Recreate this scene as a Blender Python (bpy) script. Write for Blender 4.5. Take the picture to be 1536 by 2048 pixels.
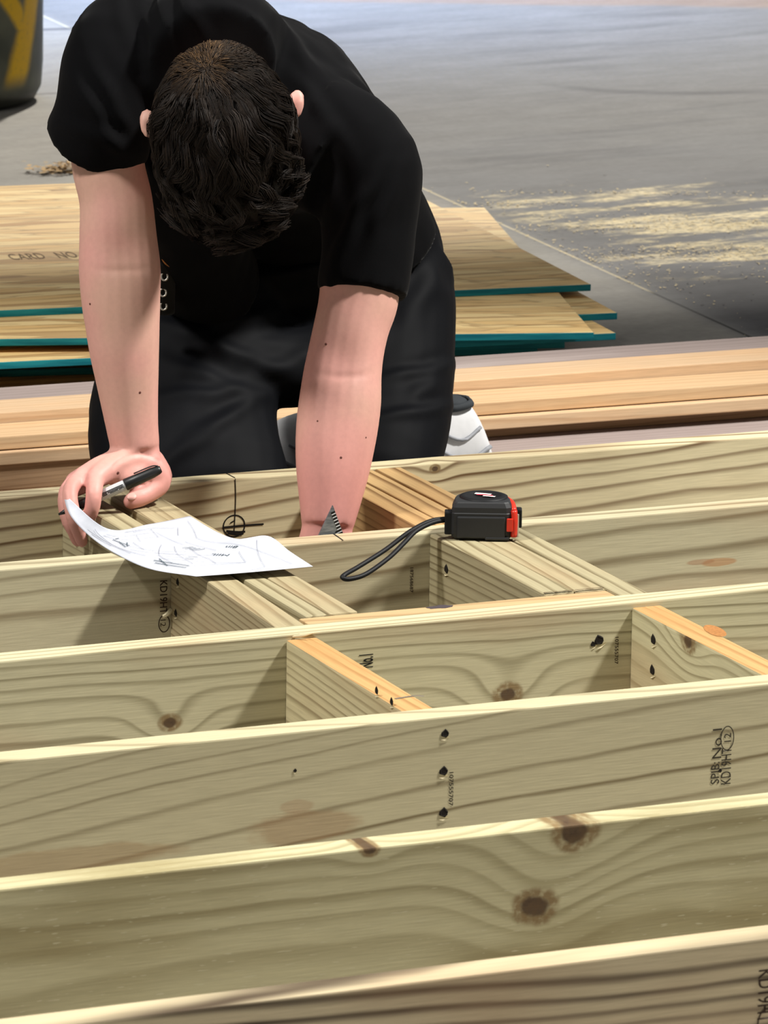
import bpy, bmesh, math, random
import numpy as np
from mathutils import Vector, Matrix, noise as mnoise

random.seed(7)
rng = np.random.default_rng(7)
scene = bpy.context.scene
COL = scene.collection
for o in list(bpy.data.objects):
    bpy.data.objects.remove(o)

# ------------------------------------------------------------------ camera
# measured from the photograph: phone held at about 1.6 m, some 6 m from the frame, long lens
F_PX, IW, IH = 10000.0, 1536.0, 2048.0
CAM = np.array([-2.35, -5.18, 1.604975])
CR = np.array([0.9181233, -0.3960774, 0.0131254])
CU = np.array([0.0767877, 0.2102942, 0.9746179])
CF = np.array([0.3887843, 0.8938115, -0.2234899])
cam_d = bpy.data.cameras.new('camera')
cam = bpy.data.objects.new('camera', cam_d)
COL.objects.link(cam)
cam.matrix_world = Matrix(((CR[0], CU[0], -CF[0], CAM[0]), (CR[1], CU[1], -CF[1], CAM[1]),
                           (CR[2], CU[2], -CF[2], CAM[2]), (0, 0, 0, 1)))
cam_d.sensor_fit = 'VERTICAL'
cam_d.sensor_height = 36.0
cam_d.lens = 36.0 * F_PX / IH
cam_d.clip_start, cam_d.clip_end = 0.1, 200
cam_d.dof.use_dof = True
cam_d.dof.focus_distance = 6.2
cam_d.dof.aperture_fstop = 24
scene.camera = cam


def at(px, py, x=None, y=None, z=None):
    """point of the place seen at a photo pixel, given one of its real coordinates"""
    d = CF + CR * (px - IW / 2) / F_PX - CU * (py - IH / 2) / F_PX
    if z is not None: t = (z - CAM[2]) / d[2]
    elif y is not None: t = (y - CAM[1]) / d[1]
    else: t = (x - CAM[0]) / d[0]
    return CAM + t * d


# ------------------------------------------------------------------ light
world = bpy.data.worlds.new('workshop_ambient')
scene.world = world
world.use_nodes = True
bg = world.node_tree.nodes['Background']
bg.inputs[0].default_value = (1.0, 0.985, 0.955, 1)
bg.inputs[1].default_value = 0.21


def area(name, loc, target, size, power, color, spread=180):
    d = bpy.data.lights.new(name, 'AREA')
    d.shape = 'RECTANGLE'
    d.size, d.size_y = size
    d.energy = power
    d.color = color
    d.spread = math.radians(spread)
    o = bpy.data.objects.new(name, d)
    o.location = loc
    o.rotation_euler = (Vector(target) - Vector(loc)).to_track_quat('-Z', 'Y').to_euler()
    COL.objects.link(o)
    return o


def spot(name, loc, target, angle, blend, power, color, radius):
    d = bpy.data.lights.new(name, 'SPOT')
    d.energy, d.color, d.shadow_soft_size = power, color, radius
    d.spot_size, d.spot_blend = math.radians(angle), blend
    o = bpy.data.objects.new(name, d)
    o.location = loc
    o.rotation_euler = (Vector(target) - Vector(loc)).to_track_quat('-Z', 'Y').to_euler()
    COL.objects.link(o)
    return o


# high-bay lamps with reflectors: one over the frame, one over the far floor, plus an added fill on the left, and a roof light
spot('high_bay_lamp_front', (4.1, -1.7, 6.4), (0.30, -0.22, 0.1), 35, 0.22, 3900, (1.0, 0.975, 0.92), 0.38)
spot('high_bay_lamp_rear', (5.5, 10.5, 8.2), (3.01, 10.0, 0.0), 77.6, 0.05, 6000, (1.0, 0.95, 0.86), 0.20)
spot('left_fill_spot', (-4.5, -0.5, 6.4), (0.0, -0.10, 0.2), 30, 0.25, 1900, (1.0, 0.97, 0.92), 0.5)  # unseen fill, added to lift the shaded arm from the left
area('roof_skylight', (2.3, 7.6, 7.0), (2.3, 7.1, 0.0), (2.6, 2.0), 60, (0.38, 0.58, 1.0), 25)

scene.view_settings.view_transform = 'Standard'
scene.view_settings.look = 'None'
scene.view_settings.gamma = 1.0
scene.view_settings.use_curve_mapping = False
scene.view_settings.exposure = 0.0
scene.cycles.max_bounces = 5
scene.cycles.diffuse_bounces = 3
scene.cycles.glossy_bounces = 2


# ------------------------------------------------------------------ node helpers
class S:
    """a socket with arithmetic"""
    def __init__(s, nt, sock): s.nt, s.k = nt, sock
    def _m(s, op, a, b=None, c=None):
        n = s.nt.nodes.new('ShaderNodeMath'); n.operation = op
        for i, v in enumerate((a, b, c)):
            if v is None: continue
            if isinstance(v, S): s.nt.links.new(v.k, n.inputs[i])
            else: n.inputs[i].default_value = v
        return S(s.nt, n.outputs[0])
    def __add__(s, o): return s._m('ADD', s, o)
    __radd__ = __add__
    def __sub__(s, o): return s._m('SUBTRACT', s, o)
    def __rsub__(s, o): return s._m('SUBTRACT', o, s)
    def __mul__(s, o): return s._m('MULTIPLY', s, o)
    __rmul__ = __mul__
    def __truediv__(s, o): return s._m('DIVIDE', s, o)
    def sqrt(s): return s._m('SQRT', s)
    def abs(s): return s._m('ABSOLUTE', s)
    def fract(s): return s._m('FRACT', s)
    def floor(s): return s._m('FLOOR', s)
    def exp(s): return s._m('EXPONENT', s)
    def max(s, o): return s._m('MAXIMUM', s, o)
    def min(s, o): return s._m('MINIMUM', s, o)
    def step(s, a, b, lo=0.0, hi=1.0, kind='SMOOTHSTEP'):
        n = s.nt.nodes.new('ShaderNodeMapRange'); n.interpolation_type = kind
        s.nt.links.new(s.k, n.inputs[0])
        for i, v in enumerate((a, b, lo, hi)): n.inputs[1 + i].default_value = v
        return S(s.nt, n.outputs[0])


class Mat:
    def __init__(m, name):
        m.mat = bpy.data.materials.new(name); m.mat.use_nodes = True
        m.nt = m.mat.node_tree
        m.bsdf = m.nt.nodes['Principled BSDF']
        m.bsdf.inputs['Specular IOR Level'].default_value = 0.3
    def node(m, t, **kw):
        n = m.nt.nodes.new(t)
        for k, v in kw.items(): setattr(n, k, v)
        return n
    def coords(m, which='Object'):
        tc = m.node('ShaderNodeTexCoord'); sp = m.node('ShaderNodeSeparateXYZ')
        m.nt.links.new(tc.outputs[which], sp.inputs[0])
        return [S(m.nt, sp.outputs[i]) for i in range(3)]
    def vec(m, x, y, z):
        n = m.node('ShaderNodeCombineXYZ')
        for i, v in enumerate((x, y, z)):
            if isinstance(v, S): m.nt.links.new(v.k, n.inputs[i])
            else: n.inputs[i].default_value = v
        return S(m.nt, n.outputs[0])
    def noise(m, v, scale=1.0, detail=2.0, rough=0.5, dist=0.0):
        n = m.node('ShaderNodeTexNoise'); m.nt.links.new(v.k, n.inputs['Vector'])
        n.inputs['Scale'].default_value = scale; n.inputs['Detail'].default_value = detail
        n.inputs['Roughness'].default_value = rough; n.inputs['Distortion'].default_value = dist
        return S(m.nt, n.outputs['Fac'])
    def white(m, v, dim='1D'):
        n = m.node('ShaderNodeTexWhiteNoise', noise_dimensions=dim)
        m.nt.links.new(v.k, n.inputs['W' if dim == '1D' else 'Vector'])
        return S(m.nt, n.outputs['Value'])
    def voronoi(m, v, scale=1.0, out='Color', feature='F1', rand=1.0):
        n = m.node('ShaderNodeTexVoronoi', feature=feature); m.nt.links.new(v.k, n.inputs['Vector'])
        n.inputs['Scale'].default_value = scale; n.inputs['Randomness'].default_value = rand
        return S(m.nt, n.outputs[out])
    def mix(m, fac, a, b, kind='MIX'):
        n = m.node('ShaderNodeMix', data_type='RGBA', blend_type=kind)
        for i, v in ((0, fac), (6, a), (7, b)):
            if isinstance(v, S): m.nt.links.new(v.k, n.inputs[i])
            elif i == 0: n.inputs[0].default_value = v
            else: n.inputs[i].default_value = (*v[:3], 1)
        return S(m.nt, n.outputs[2])
    def scale(m, c, f):
        """colour times a factor socket"""
        return m.mix(1.0, c, m.vec(f, f, f), 'MULTIPLY')
    def color(m, c):
        if isinstance(c, S): m.nt.links.new(c.k, m.bsdf.inputs['Base Color'])
        else: m.bsdf.inputs['Base Color'].default_value = (*c[:3], 1)
        return m
    def rough(m, r):
        if isinstance(r, S): m.nt.links.new(r.k, m.bsdf.inputs['Roughness'])
        else: m.bsdf.inputs['Roughness'].default_value = r
        return m
    def bump(m, h, strength=0.3, dist=0.001):
        n = m.node('ShaderNodeBump'); m.nt.links.new(h.k, n.inputs['Height'])
        n.inputs['Strength'].default_value = strength; n.inputs['Distance'].default_value = dist
        m.nt.links.new(n.outputs[0], m.bsdf.inputs['Normal'])
        return m
    def set(m, **kw):
        for k, v in kw.items(): m.bsdf.inputs[k.replace('_', ' ')].default_value = v
        return m


def lin(r, g, b):
    f = lambda c: (c / 255 / 12.92) if c / 255 <= .04045 else ((c / 255 + .055) / 1.055) ** 2.4
    return (f(r), f(g), f(b))


def plain(name, rgb, rough=0.6, metal=0.0, grain=0.0, gscale=200, spec=0.3, sheen=0.0):
    m = Mat(name)
    x, y, z = m.coords()
    n = m.noise(m.vec(x, y, z), gscale, 3)
    m.color(m.scale(m.vec(*lin(*rgb)), n.step(0.25, 0.75, 1 - max(grain, .04), 1 + max(grain, .04), 'LINEAR')))
    m.rough(rough).set(Metallic=metal)
    m.bsdf.inputs['Specular IOR Level'].default_value = spec
    if sheen: m.set(Sheen_Weight=sheen, Sheen_Roughness=0.4)
    return m.mat


def wood(name, early, late, pith=(0.07, -0.03), tilt=(0.0, 0.01), ring=0.007, warp=0.012, contrast=0.8,
         knots=(), tint=None, tint_amt=0.4, stains=(), fleck=0.0, seed=0.0, rough=0.62, width=(0.5, 0.92), spots=()):
    """sawn softwood as a solid: growth rings about a pith line, bent round its knots. Local x runs with the grain."""
    m = Mat(name)
    x, y, z = m.coords()
    xs = x + seed
    slow = m.noise(m.vec(xs * 1.3, y * 5.0, z * 5.0), 1.0, 1) - 0.5
    mid = m.noise(m.vec(xs * 5.0, y * 16.0, z * 16.0), 1.0, 2) - 0.5
    yy = y - pith[0] - tilt[0] * x
    zz = z - pith[1] - tilt[1] * x
    r = (yy * yy + zz * zz).sqrt() + slow * (2.2 * warp) + mid * min(0.008, ring * 0.5)
    core = None; halo = None
    wob = (m.noise(m.vec(x * 42.0, z * 42.0, y * 20.0), 1.0, 3) - 0.5) if knots else None
    for (kx, kz, kr) in knots:
        dx, dz = (x - kx), (z - kz)
        d2 = dx * dx * 0.55 + dz * dz
        d = d2.sqrt() + wob * (kr * 0.55)
        r = r + (d2 * (-1.0 / (2.6 * kr) ** 2)).exp() * (1.3 * kr)
        c = d.step(kr * 0.38, kr * 0.6, 1.0, 0.0)
        h = d.step(kr * 0.75, kr * 1.1, 1.0, 0.0)
        core = c if core is None else core.max(c)
        halo = h if halo is None else halo.max(h)
    g = r / ring
    g = g + (m.noise(m.vec(g * 0.35, seed, 3.1), 1.0, 1) - 0.5) * 1.6
    fr = g.fract()
    lw = fr.step(width[0], width[1]) * fr.step(width[1] - 0.02, 1.0, 1.0, 0.0)
    lw = lw * m.white(g.floor() + seed * 13.0).step(0, 1, 0.55, 1.0, 'LINEAR')
    lw = lw * m.noise(m.vec(xs * 4, y * 9, z * 9), 1.0, 1).step(0.3, 0.7, 0.75, 1.1, 'LINEAR')
    col = m.mix(lw * contrast, early, late)
    if tint is not None:
        t = m.noise(m.vec(xs * 3.0 + 5.0, y * 10.0, z * 10.0), 1.0, 2)
        col = m.mix(t.step(0.45, 0.75) * tint_amt, col, tint)
    for (sx, sz, rx, rz, sc, amt) in stains:
        wob = m.noise(m.vec(x * 22.0, z * 40.0, 1.0), 1.0, 3) - 0.5
        ax, az = (x - sx) / rx, (z - sz) / rz
        d = (ax * ax + az * az).sqrt() + wob * 0.9
        col = m.mix(d.step(0.75, 1.05, amt, 0.0), col, sc)
    fib = m.noise(m.vec(xs * 22.0, y * 420.0, z * 420.0), 1.0, 2)
    col = m.scale(col, fib.step(0.25, 0.75, 0.90, 1.07, 'LINEAR'))
    if fleck:
        fl = m.noise(m.vec(xs * 55.0, y * 900.0, z * 420.0), 1.0, 1)
        col = m.mix(fl.step(0.68, 0.73, 0.0, fleck), col, lin(205, 198, 165))
    if core is not None:
        kn = m.noise(m.vec(x * 150.0, y * 60.0, z * 150.0), 1.0, 3)
        col = m.mix(halo * kn.step(0.25, 0.6, 0.35, 0.9), col, lin(132, 108, 72))
        col = m.mix(core * kn.step(0.2, 0.7, 0.95, 0.7), col, lin(70, 48, 34))
    m.color(col).rough(rough).bump(fib, 0.22, 0.0006)
    m.bsdf.inputs['Specular IOR Level'].default_value = 0.25
    return m.mat


# ------------------------------------------------------------------ mesh helpers
def link(o, parent=None):
    COL.objects.link(o)
    if parent is not None: o.parent = parent
    return o


def mesh_obj(name, verts, faces, mat=None, parent=None, smooth=False, mats=None, fmat=None):
    me = bpy.data.meshes.new(name)
    me.from_pydata([tuple(map(float, v)) for v in verts], [], [tuple(int(i) for i in f) for f in faces])
    for mm in (mats or ([mat] if mat else [])): me.materials.append(mm)
    if fmat is not None: me.polygons.foreach_set('material_index', fmat)
    if smooth: me.polygons.foreach_set('use_smooth', [True] * len(me.polygons))
    me.update()
    return link(bpy.data.objects.new(name, me), parent)


def empty(name, loc=(0, 0, 0), rz=0.0):
    o = bpy.data.objects.new(name, None)
    o.location = loc; o.rotation_euler = (0, 0, rz)
    o.empty_display_size = 0.05
    return link(o)


def tag(o, label=None, cat=None, group=None, kind=None):
    if label: o['label'] = label
    if cat: o['category'] = cat
    if group: o['group'] = group
    if kind: o['kind'] = kind
    return o


def box_bm(lx, ly, lz, bevel=0.0, seg=2):
    bm = bmesh.new()
    bmesh.ops.create_cube(bm, size=1.0, matrix=Matrix.Diagonal((lx, ly, lz, 1)))
    if bevel:
        bmesh.ops.bevel(bm, geom=list(bm.edges), offset=bevel, segments=seg, profile=0.6, affect='EDGES')
    return bm


def bm_obj(name, bm, mat, parent=None, loc=(0, 0, 0), rot=(0, 0, 0), smooth=False):
    me = bpy.data.meshes.new(name)
    bm.to_mesh(me); bm.free()
    if mat: me.materials.append(mat)
    if smooth: me.polygons.foreach_set('use_smooth', [True] * len(me.polygons))
    o = bpy.data.objects.new(name, me)
    o.location = loc; o.rotation_euler = rot
    return link(o, parent)


def board(name, size, loc, rot, mat, parent=None, bevel=0.003):
    return bm_obj(name, box_bm(*size, bevel=bevel), mat, parent, loc, rot)


def catmull(P, n):
    P = np.asarray(P, float)
    if len(P) == 2:
        t = np.linspace(0, 1, n)[:, None]
        return P[0] * (1 - t) + P[1] * t
    Q = np.vstack([2 * P[0] - P[1], P, 2 * P[-1] - P[-2]])
    out = []
    for u in np.linspace(0, len(P) - 1, n):
        i = min(int(u), len(P) - 2); t = u - i
        a, b, c, d = Q[i:i + 4]
        out.append(.5 * ((2 * b) + (c - a) * t + (2 * a - 5 * b + 4 * c - d) * t * t + (3 * b - a - 3 * c + d) * t ** 3))
    return np.array(out)


def nrm(v):
    v = np.asarray(v, float)
    return v / max(np.linalg.norm(v), 1e-9)


def tube(P, R, ref=(1, 0, 0), n=16, m=None, cap=True, roundcap=False):
    """closed loft along P; R rows are (r) or (a, b): a along ref, b across it"""
    R = np.array([(r, r) if np.isscalar(r) else tuple(r) for r in R], float)
    m = m or max(2, (len(P) - 1) * 5 + 1)
    C = catmull(P, m); RR = np.maximum(catmull(R, m), 1e-4)
    if roundcap:
        t0 = nrm(C[0] - C[1]); t1 = nrm(C[-1] - C[-2]); k = np.array([0.35, 0.7, 0.92])
        pre = [C[0] + t0 * RR[0].mean() * s for s in k[::-1]]; pr = [RR[0] * math.sqrt(1 - s * s) for s in k[::-1]]
        post = [C[-1] + t1 * RR[-1].mean() * s for s in k]; po = [RR[-1] * math.sqrt(1 - s * s) for s in k]
        C = np.vstack([pre, C, post]); RR = np.vstack([pr, RR, po])
    ref = np.asarray(ref, float)
    V, F = [], []
    N = len(C)
    T = np.gradient(C, axis=0)
    for i in range(N):
        t = nrm(T[i]); a = nrm(ref - t * (ref @ t)); b = np.cross(t, a)
        for k in range(n):
            th = 2 * math.pi * k / n
            V.append(C[i] + a * RR[i, 0] * math.cos(th) + b * RR[i, 1] * math.sin(th))
    for i in range(N - 1):
        for k in range(n):
            k2 = (k + 1) % n
            F.append((i * n + k, i * n + k2, (i + 1) * n + k2, (i + 1) * n + k))
    if cap:
        F.append(tuple(range(n))[::-1]); F.append(tuple((N - 1) * n + k for k in range(n)))
    return V, F


def ellipsoid(c, ax, rad, nu=24, nv=16):
    """ax: three unit axes, rad: three radii"""
    V, F = [], []
    ax = [np.asarray(a, float) for a in ax]
    for j in range(nv + 1):
        ph = math.pi * j / nv
        for i in range(nu):
            th = 2 * math.pi * i / nu
            V.append(np.asarray(c) + ax[0] * rad[0] * math.sin(ph) * math.cos(th) + ax[1] * rad[1] * math.sin(ph) * math.sin(th) + ax[2] * rad[2] * math.cos(ph))
    for j in range(nv):
        for i in range(nu):
            i2 = (i + 1) % nu
            F.append((j * nu + i, j * nu + i2, (j + 1) * nu + i2, (j + 1) * nu + i))
    return V, F


def join(parts):
    V, F = [], []
    for v, f in parts:
        k = len(V)
        V += list(v); F += [tuple(i + k for i in q) for q in f]
    return V, F


def remesh(name, parts, voxel, smooth=6, mat=None, parent=None, deform=None, post=2):
    """one continuous skin over overlapping closed lofts"""
    V, F = join(parts)
    o = mesh_obj(name + '_tmp', V, F)
    md = o.modifiers.new('r', 'REMESH'); md.mode = 'VOXEL'; md.voxel_size = voxel
    if smooth:
        sm = o.modifiers.new('s', 'SMOOTH'); sm.iterations = smooth; sm.factor = 0.5
    dg = bpy.context.evaluated_depsgraph_get()
    me = bpy.data.meshes.new_from_object(o.evaluated_get(dg))
    old = o.data
    bpy.data.objects.remove(o); bpy.data.meshes.remove(old)
    me.name = name
    if deform is not None:
        n = len(me.vertices)
        co = np.empty(n * 3); no = np.empty(n * 3)
        me.vertices.foreach_get('co', co); me.vertices.foreach_get('normal', no)
        co = co.reshape(-1, 3); no = no.reshape(-1, 3)
        co = co + no * deform(co, no)[:, None]
        me.vertices.foreach_set('co', co.ravel())
    me.materials.clear()
    if mat: me.materials.append(mat)
    me.polygons.foreach_set('use_smooth', [True] * len(me.polygons))
    me.update()
    return link(bpy.data.objects.new(name, me), parent)


def ribbon(P, N, w, thick=0.0002):
    """flat drawn stroke: polyline P with surface normals N, width w"""
    P = np.asarray(P, float); N = np.asarray(N, float)
    if N.ndim == 1: N = np.tile(N, (len(P), 1))
    T = np.gradient(P, axis=0)
    V, F = [], []
    for p, n, t in zip(P, N, T):
        s = nrm(np.cross(n, t)) * w / 2
        V += [p + n * thick - s, p + n * thick + s]
    for i in range(len(P) - 1):
        F.append((2 * i, 2 * i + 1, 2 * i + 3, 2 * i + 2))
    return V, F


def to_local(o, V):
    """world points into the local frame of an object placed by loc/rot only (no parents moved)"""
    M = Matrix.LocRotScale(o.location, o.rotation_euler, None).inverted()
    return [tuple(M @ Vector(v)) for v in V]


def text_mesh(name, body, mat, parent, origin, xdir, ydir, w, h, bold=0.0):
    cu = bpy.data.curves.new(name, 'FONT'); cu.body = body; cu.size = 1.0
    cu.align_x = 'CENTER'; cu.align_y = 'CENTER'; cu.resolution_u = 3; cu.offset = bold
    t = bpy.data.objects.new(name + '_tmp', cu); COL.objects.link(t)
    dg = bpy.context.evaluated_depsgraph_get()
    me = bpy.data.meshes.new_from_object(t.evaluated_get(dg))
    bpy.data.objects.remove(t); bpy.data.curves.remove(cu)
    X, Y = np.asarray(xdir, float), np.asarray(ydir, float)
    co = np.empty(len(me.vertices) * 3); me.vertices.foreach_get('co', co); co = co.reshape(-1, 3)
    lo, hi = co.min(0), co.max(0)
    co = (co - (lo + hi) / 2) / np.maximum(hi - lo, 1e-6) * np.array([w, h, 0])
    W = np.asarray(origin) + co[:, :1] * X + co[:, 1:2] * Y
    if parent is not None: W = np.array(to_local(parent, W))
    me.vertices.foreach_set('co', W.ravel())
    me.materials.clear(); me.materials.append(mat); me.name = name; me.update()
    return link(bpy.data.objects.new(name, me), parent)


# ------------------------------------------------------------------ floor
def floor_material():
    m = Mat('worn_concrete')
    x, y, z = m.coords()
    big = m.noise(m.vec(x * 0.7, y * 0.7, 0.0), 1.0, 3)
    mid = m.noise(m.vec(x * 3.0, y * 4.5, 0.0), 1.0, 4, 0.6)
    fine = m.noise(m.vec(x * 60, y * 60, 0.0), 1.0, 3)
    base = m.mix(mid.step(0.3, 0.7), lin(122, 121, 119), lin(146, 144, 141))
    joint = x - (1.41 + y * 0.0655)
    base = m.mix(joint.step(-0.05, 0.02, 0.6, 0.0), base, lin(160, 155, 146))
    base = m.mix(joint.step(-0.02, 0.03, 0.0, 0.55), base, lin(112, 112, 114))
    # the slab right of the joint is darker near the timber, lighter further off
    joint = x - (1.41 + y * 0.0655)
    near_dark = joint.step(-0.03, 0.08) * (y + (big - 0.5) * 1.6 + (mid - 0.5) * 1.4).step(2.3, 4.6, 1.0, 0.0)
    base = m.mix(near_dark * mid.step(0.25, 0.7, 0.95, 0.7), base, lin(78, 77, 80))
    smear = m.noise(m.vec(x * 1.1 + y * 0.5, y * 7.0 - x * 1.2, 0.0), 1.0, 4, 0.6)
    base = m.mix(smear.step(0.5, 0.7) * joint.step(0.0, 0.3) * 0.42, base, lin(84, 84, 88))
    # scattered sawdust, thickest where boards were cut
    ax, ay = (x - 1.98) / 0.62, (y - 3.3) / 0.62
    zone = (ax * ax + ay * ay).sqrt().step(0.35, 1.15, 1.0, 0.0)
    d1 = m.noise(m.vec(x * 2.6 + y * 1.0, y * 8.5 - x * 1.4, 3.0), 1.0, 5, 0.68)
    base = m.mix((d1 + zone * 0.16).step(0.60, 0.74) * joint.step(0.0, 0.1) * zone.step(0.0, 0.3) * fine.step(0.3, 0.6, 0.35, 0.85), base, lin(240, 222, 176))
    # tyre smear far right
    for (cx, cy, rr) in ((2.93, 5.35, 0.46),):
        dx, dy = x - cx, y - cy
        rad = ((dx * dx + dy * dy).sqrt() - rr).abs() + (mid - 0.5) * 0.03
        base = m.mix(rad.step(0.0, 0.05, 0.5, 0.0) * (cy - y).step(0.0, 0.2) * x.step(2.5, 2.6) * x.step(2.85, 3.1, 1.0, 0.0), base, lin(70, 70, 74))
    # saw-cut joints and a fine crack
    jl = joint.abs().step(0.0015, 0.005, 1.0, 0.0)
    jc = m.mix(y.step(2.66, 2.72), lin(48, 46, 46), lin(205, 192, 160))
    base = m.mix(jl * 0.85, base, jc)
    j2 = (y - 5.36 - x * 0.0 + (mid - 0.5) * 0.05).abs().step(0.004, 0.014, 1.0, 0.0) * x.step(1.5, 1.7, 1.0, 0.0)
    base = m.mix(j2 * 0.6, base, lin(84, 80, 76))
    j3 = (y - 6.46 + x * 0.03).abs().step(0.01, 0.03, 1.0, 0.0)
    base = m.mix(j3 * 0.7 * x.step(2.1, 2.4, 1.0, 0.0), base, lin(66, 68, 78))
    far = (y + x * 0.43 - 7.80 + (mid - 0.5) * 0.1).step(0.0, 0.08)
    base = m.mix(far * x.step(2.4, 2.7) * 0.5, base, lin(150, 118, 92))
    mot = m.noise(m.vec(x * 5.0 + y * 2.0, y * 13.0 - x * 3.0, 5.0), 1.0, 5, 0.7)
    base = m.scale(base, mot.step(0.3, 0.7, 0.86, 1.12, 'LINEAR'))
    base = m.scale(base, fine.step(0.2, 0.8, 0.90, 1.08, 'LINEAR'))
    m.color(base).rough(mid.step(0.3, 0.7, 0.62, 0.8)).bump(fine, 0.12, 0.001)
    m.bsdf.inputs['Specular IOR Level'].default_value = 0.2
    return m.mat


fl = mesh_obj('floor', [(-40, -30, 0), (40, -30, 0), (40, 40, 0), (-40, 40, 0)], [(0, 1, 2, 3)], floor_material())
tag(fl, 'smooth grey concrete workshop floor with sawdust and a saw-cut joint', kind='structure')

# ------------------------------------------------------------------ the treated timber floor frame
TH, HT = 0.038, 0.184
ink = plain('marker_ink', (18, 16, 16), 0.5)
faint_ink = plain('grade_stamp_ink', (58, 52, 40), 0.7)
brown_ink = plain('grade_stamp_brown_ink', (52, 34, 22), 0.7)
hole_dark = plain('screw_hole_dark', (24, 18, 13), 0.8)
splinter = plain('torn_wood_fibre', (226, 214, 178), 0.7)
frame = empty('joist_frame')
tag(frame, 'frame of pale green treated timber joists and blocking lying on the concrete', 'timber frame')

E0, L0 = lin(214, 203, 165), lin(140, 112, 74)
TB = lin(176, 140, 104)
CX, LEN = 0.05, 3.4
JY = {1: -1.2103, 2: -0.8122, 3: -0.3891, 4: 0.0013, 5: 0.4135, 6: 0.7839}


def kn(px, py, j, r):
    p = at(px, py, y=JY[j] - TH)
    return (p[0] - CX, min(p[2], HT - 0.001) - HT / 2, r)


def st(px, py, j, rx, rz, col, amt):
    p = at(px, py, y=JY[j] - TH)
    return (p[0] - CX, p[2] - HT / 2, rx, rz, col, amt)


RED = lin(160, 112, 78)
joist_mats = {
    1: wood('pine_joist_dark_grain', lin(206, 190, 156), lin(48, 28, 16), (0.05, -0.206), (0.0, -0.03), 0.0180, 0.010, 1.0, tint=lin(160, 124, 92), tint_amt=.4, seed=1.7, width=(.30, .74)),
    2: wood('pine_joist_knotty', lin(198, 190, 152), lin(124, 110, 70), (0.14, -0.11), (0.0, -0.03), 0.0150, 0.024, 0.62,
            knots=(kn(1070, 1812, 2, 0.021), kn(1150, 1664, 2, 0.022), kn(740, 1697, 2, 0.009)), tint=lin(148, 134, 92), tint_amt=.7, fleck=.7, seed=5.3, width=(.3, .86)),
    3: wood('pine_joist_smooth', lin(196, 186, 152), lin(104, 86, 52), (0.15, -0.14), (0.0, 0.10), 0.023, 0.020, 0.85,
            stains=(st(610, 1655, 3, .070, .020, lin(160, 126, 90), .5), st(595, 1612, 3, .022, .008, RED, .3), st(110, 1725, 3, .15, .016, lin(164, 134, 96), .5)), fleck=.12, seed=2.1, width=(.70, .90)),
    4: wood('pine_joist_fine_grain', lin(200, 192, 158), lin(108, 96, 62), (0.13, -0.075), (0.0, -0.02), 0.0095, 0.009, 0.85,
            knots=(kn(340, 1445, 4, 0.012), kn(1015, 1388, 4, 0.016)), tint=lin(178, 144, 110), tint_amt=.4, seed=8.2, width=(.5, .86)),
    5: wood('pine_joist_wavy', lin(190, 181, 150), lin(98, 80, 48), (0.14, -0.12), (0.0, 0.045), 0.0190, 0.026, 0.85,
            knots=(), stains=(st(1440, 1124, 5, .028, .0055, lin(178, 132, 88), .7), st(1400, 1124, 5, .02, .004, RED, .5)), tint=TB, tint_amt=.4, seed=4.6, width=(.55, .86)),
    6: wood('pine_joist_bold_waves', lin(212, 199, 162), lin(98, 68, 36), (0.14, -0.13), (0.0, 0.05), 0.0150, 0.020, 1.0,
            knots=(kn(870, 938, 6, 0.007),), tint=lin(190, 158, 114), tint_amt=.4, seed=3.4, width=(.5, .86)),
}
joist_labels = {1: 'nearest joist, with bold dark brown grain lines', 2: 'joist with the large dark knot',
                3: 'smooth joist stamped with a black grade mark', 4: 'fine-grained joist carrying single blocks in front',
                5: 'joist under the paper and the tape measure', 6: 'rearmost joist against the kneeling person, with a circled pen mark'}
J = {}
for k in (6, 5, 4, 3, 2, 1):
    J[k] = board('joist', (LEN, TH, HT), (CX, JY[k] - TH / 2, HT / 2), (0, 0, 0), joist_mats[k], frame, 0.0020)
    J[k]['label'] = joist_labels[k]

blk_mats = [
    wood('pine_block_pale', lin(170, 157, 124), lin(104, 85, 54), (0.10, -0.13), (0.0, 0.02), 0.0070, 0.008, 0.85, tint=TB, tint_amt=.4, seed=11.0),
    wood('pine_block_green', lin(168, 158, 126), lin(98, 84, 54), (-0.11, -0.12), (0.0, -0.02), 0.0074, 0.009, 0.85, tint=TB, tint_amt=.4, seed=15.0),
    wood('pine_block_warm', lin(182, 150, 104), lin(104, 72, 40), (0.09, -0.15), (0.0, 0.01), 0.0100, 0.008, 0.9, tint=lin(184, 142, 94), tint_amt=.5, seed=19.0),
]
_k = at(1376, 1284, x=.2080)
kD = (_k[1] - (-.3891 - .0367) / 2, _k[2] - HT / 2 + .006, .016)
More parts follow.
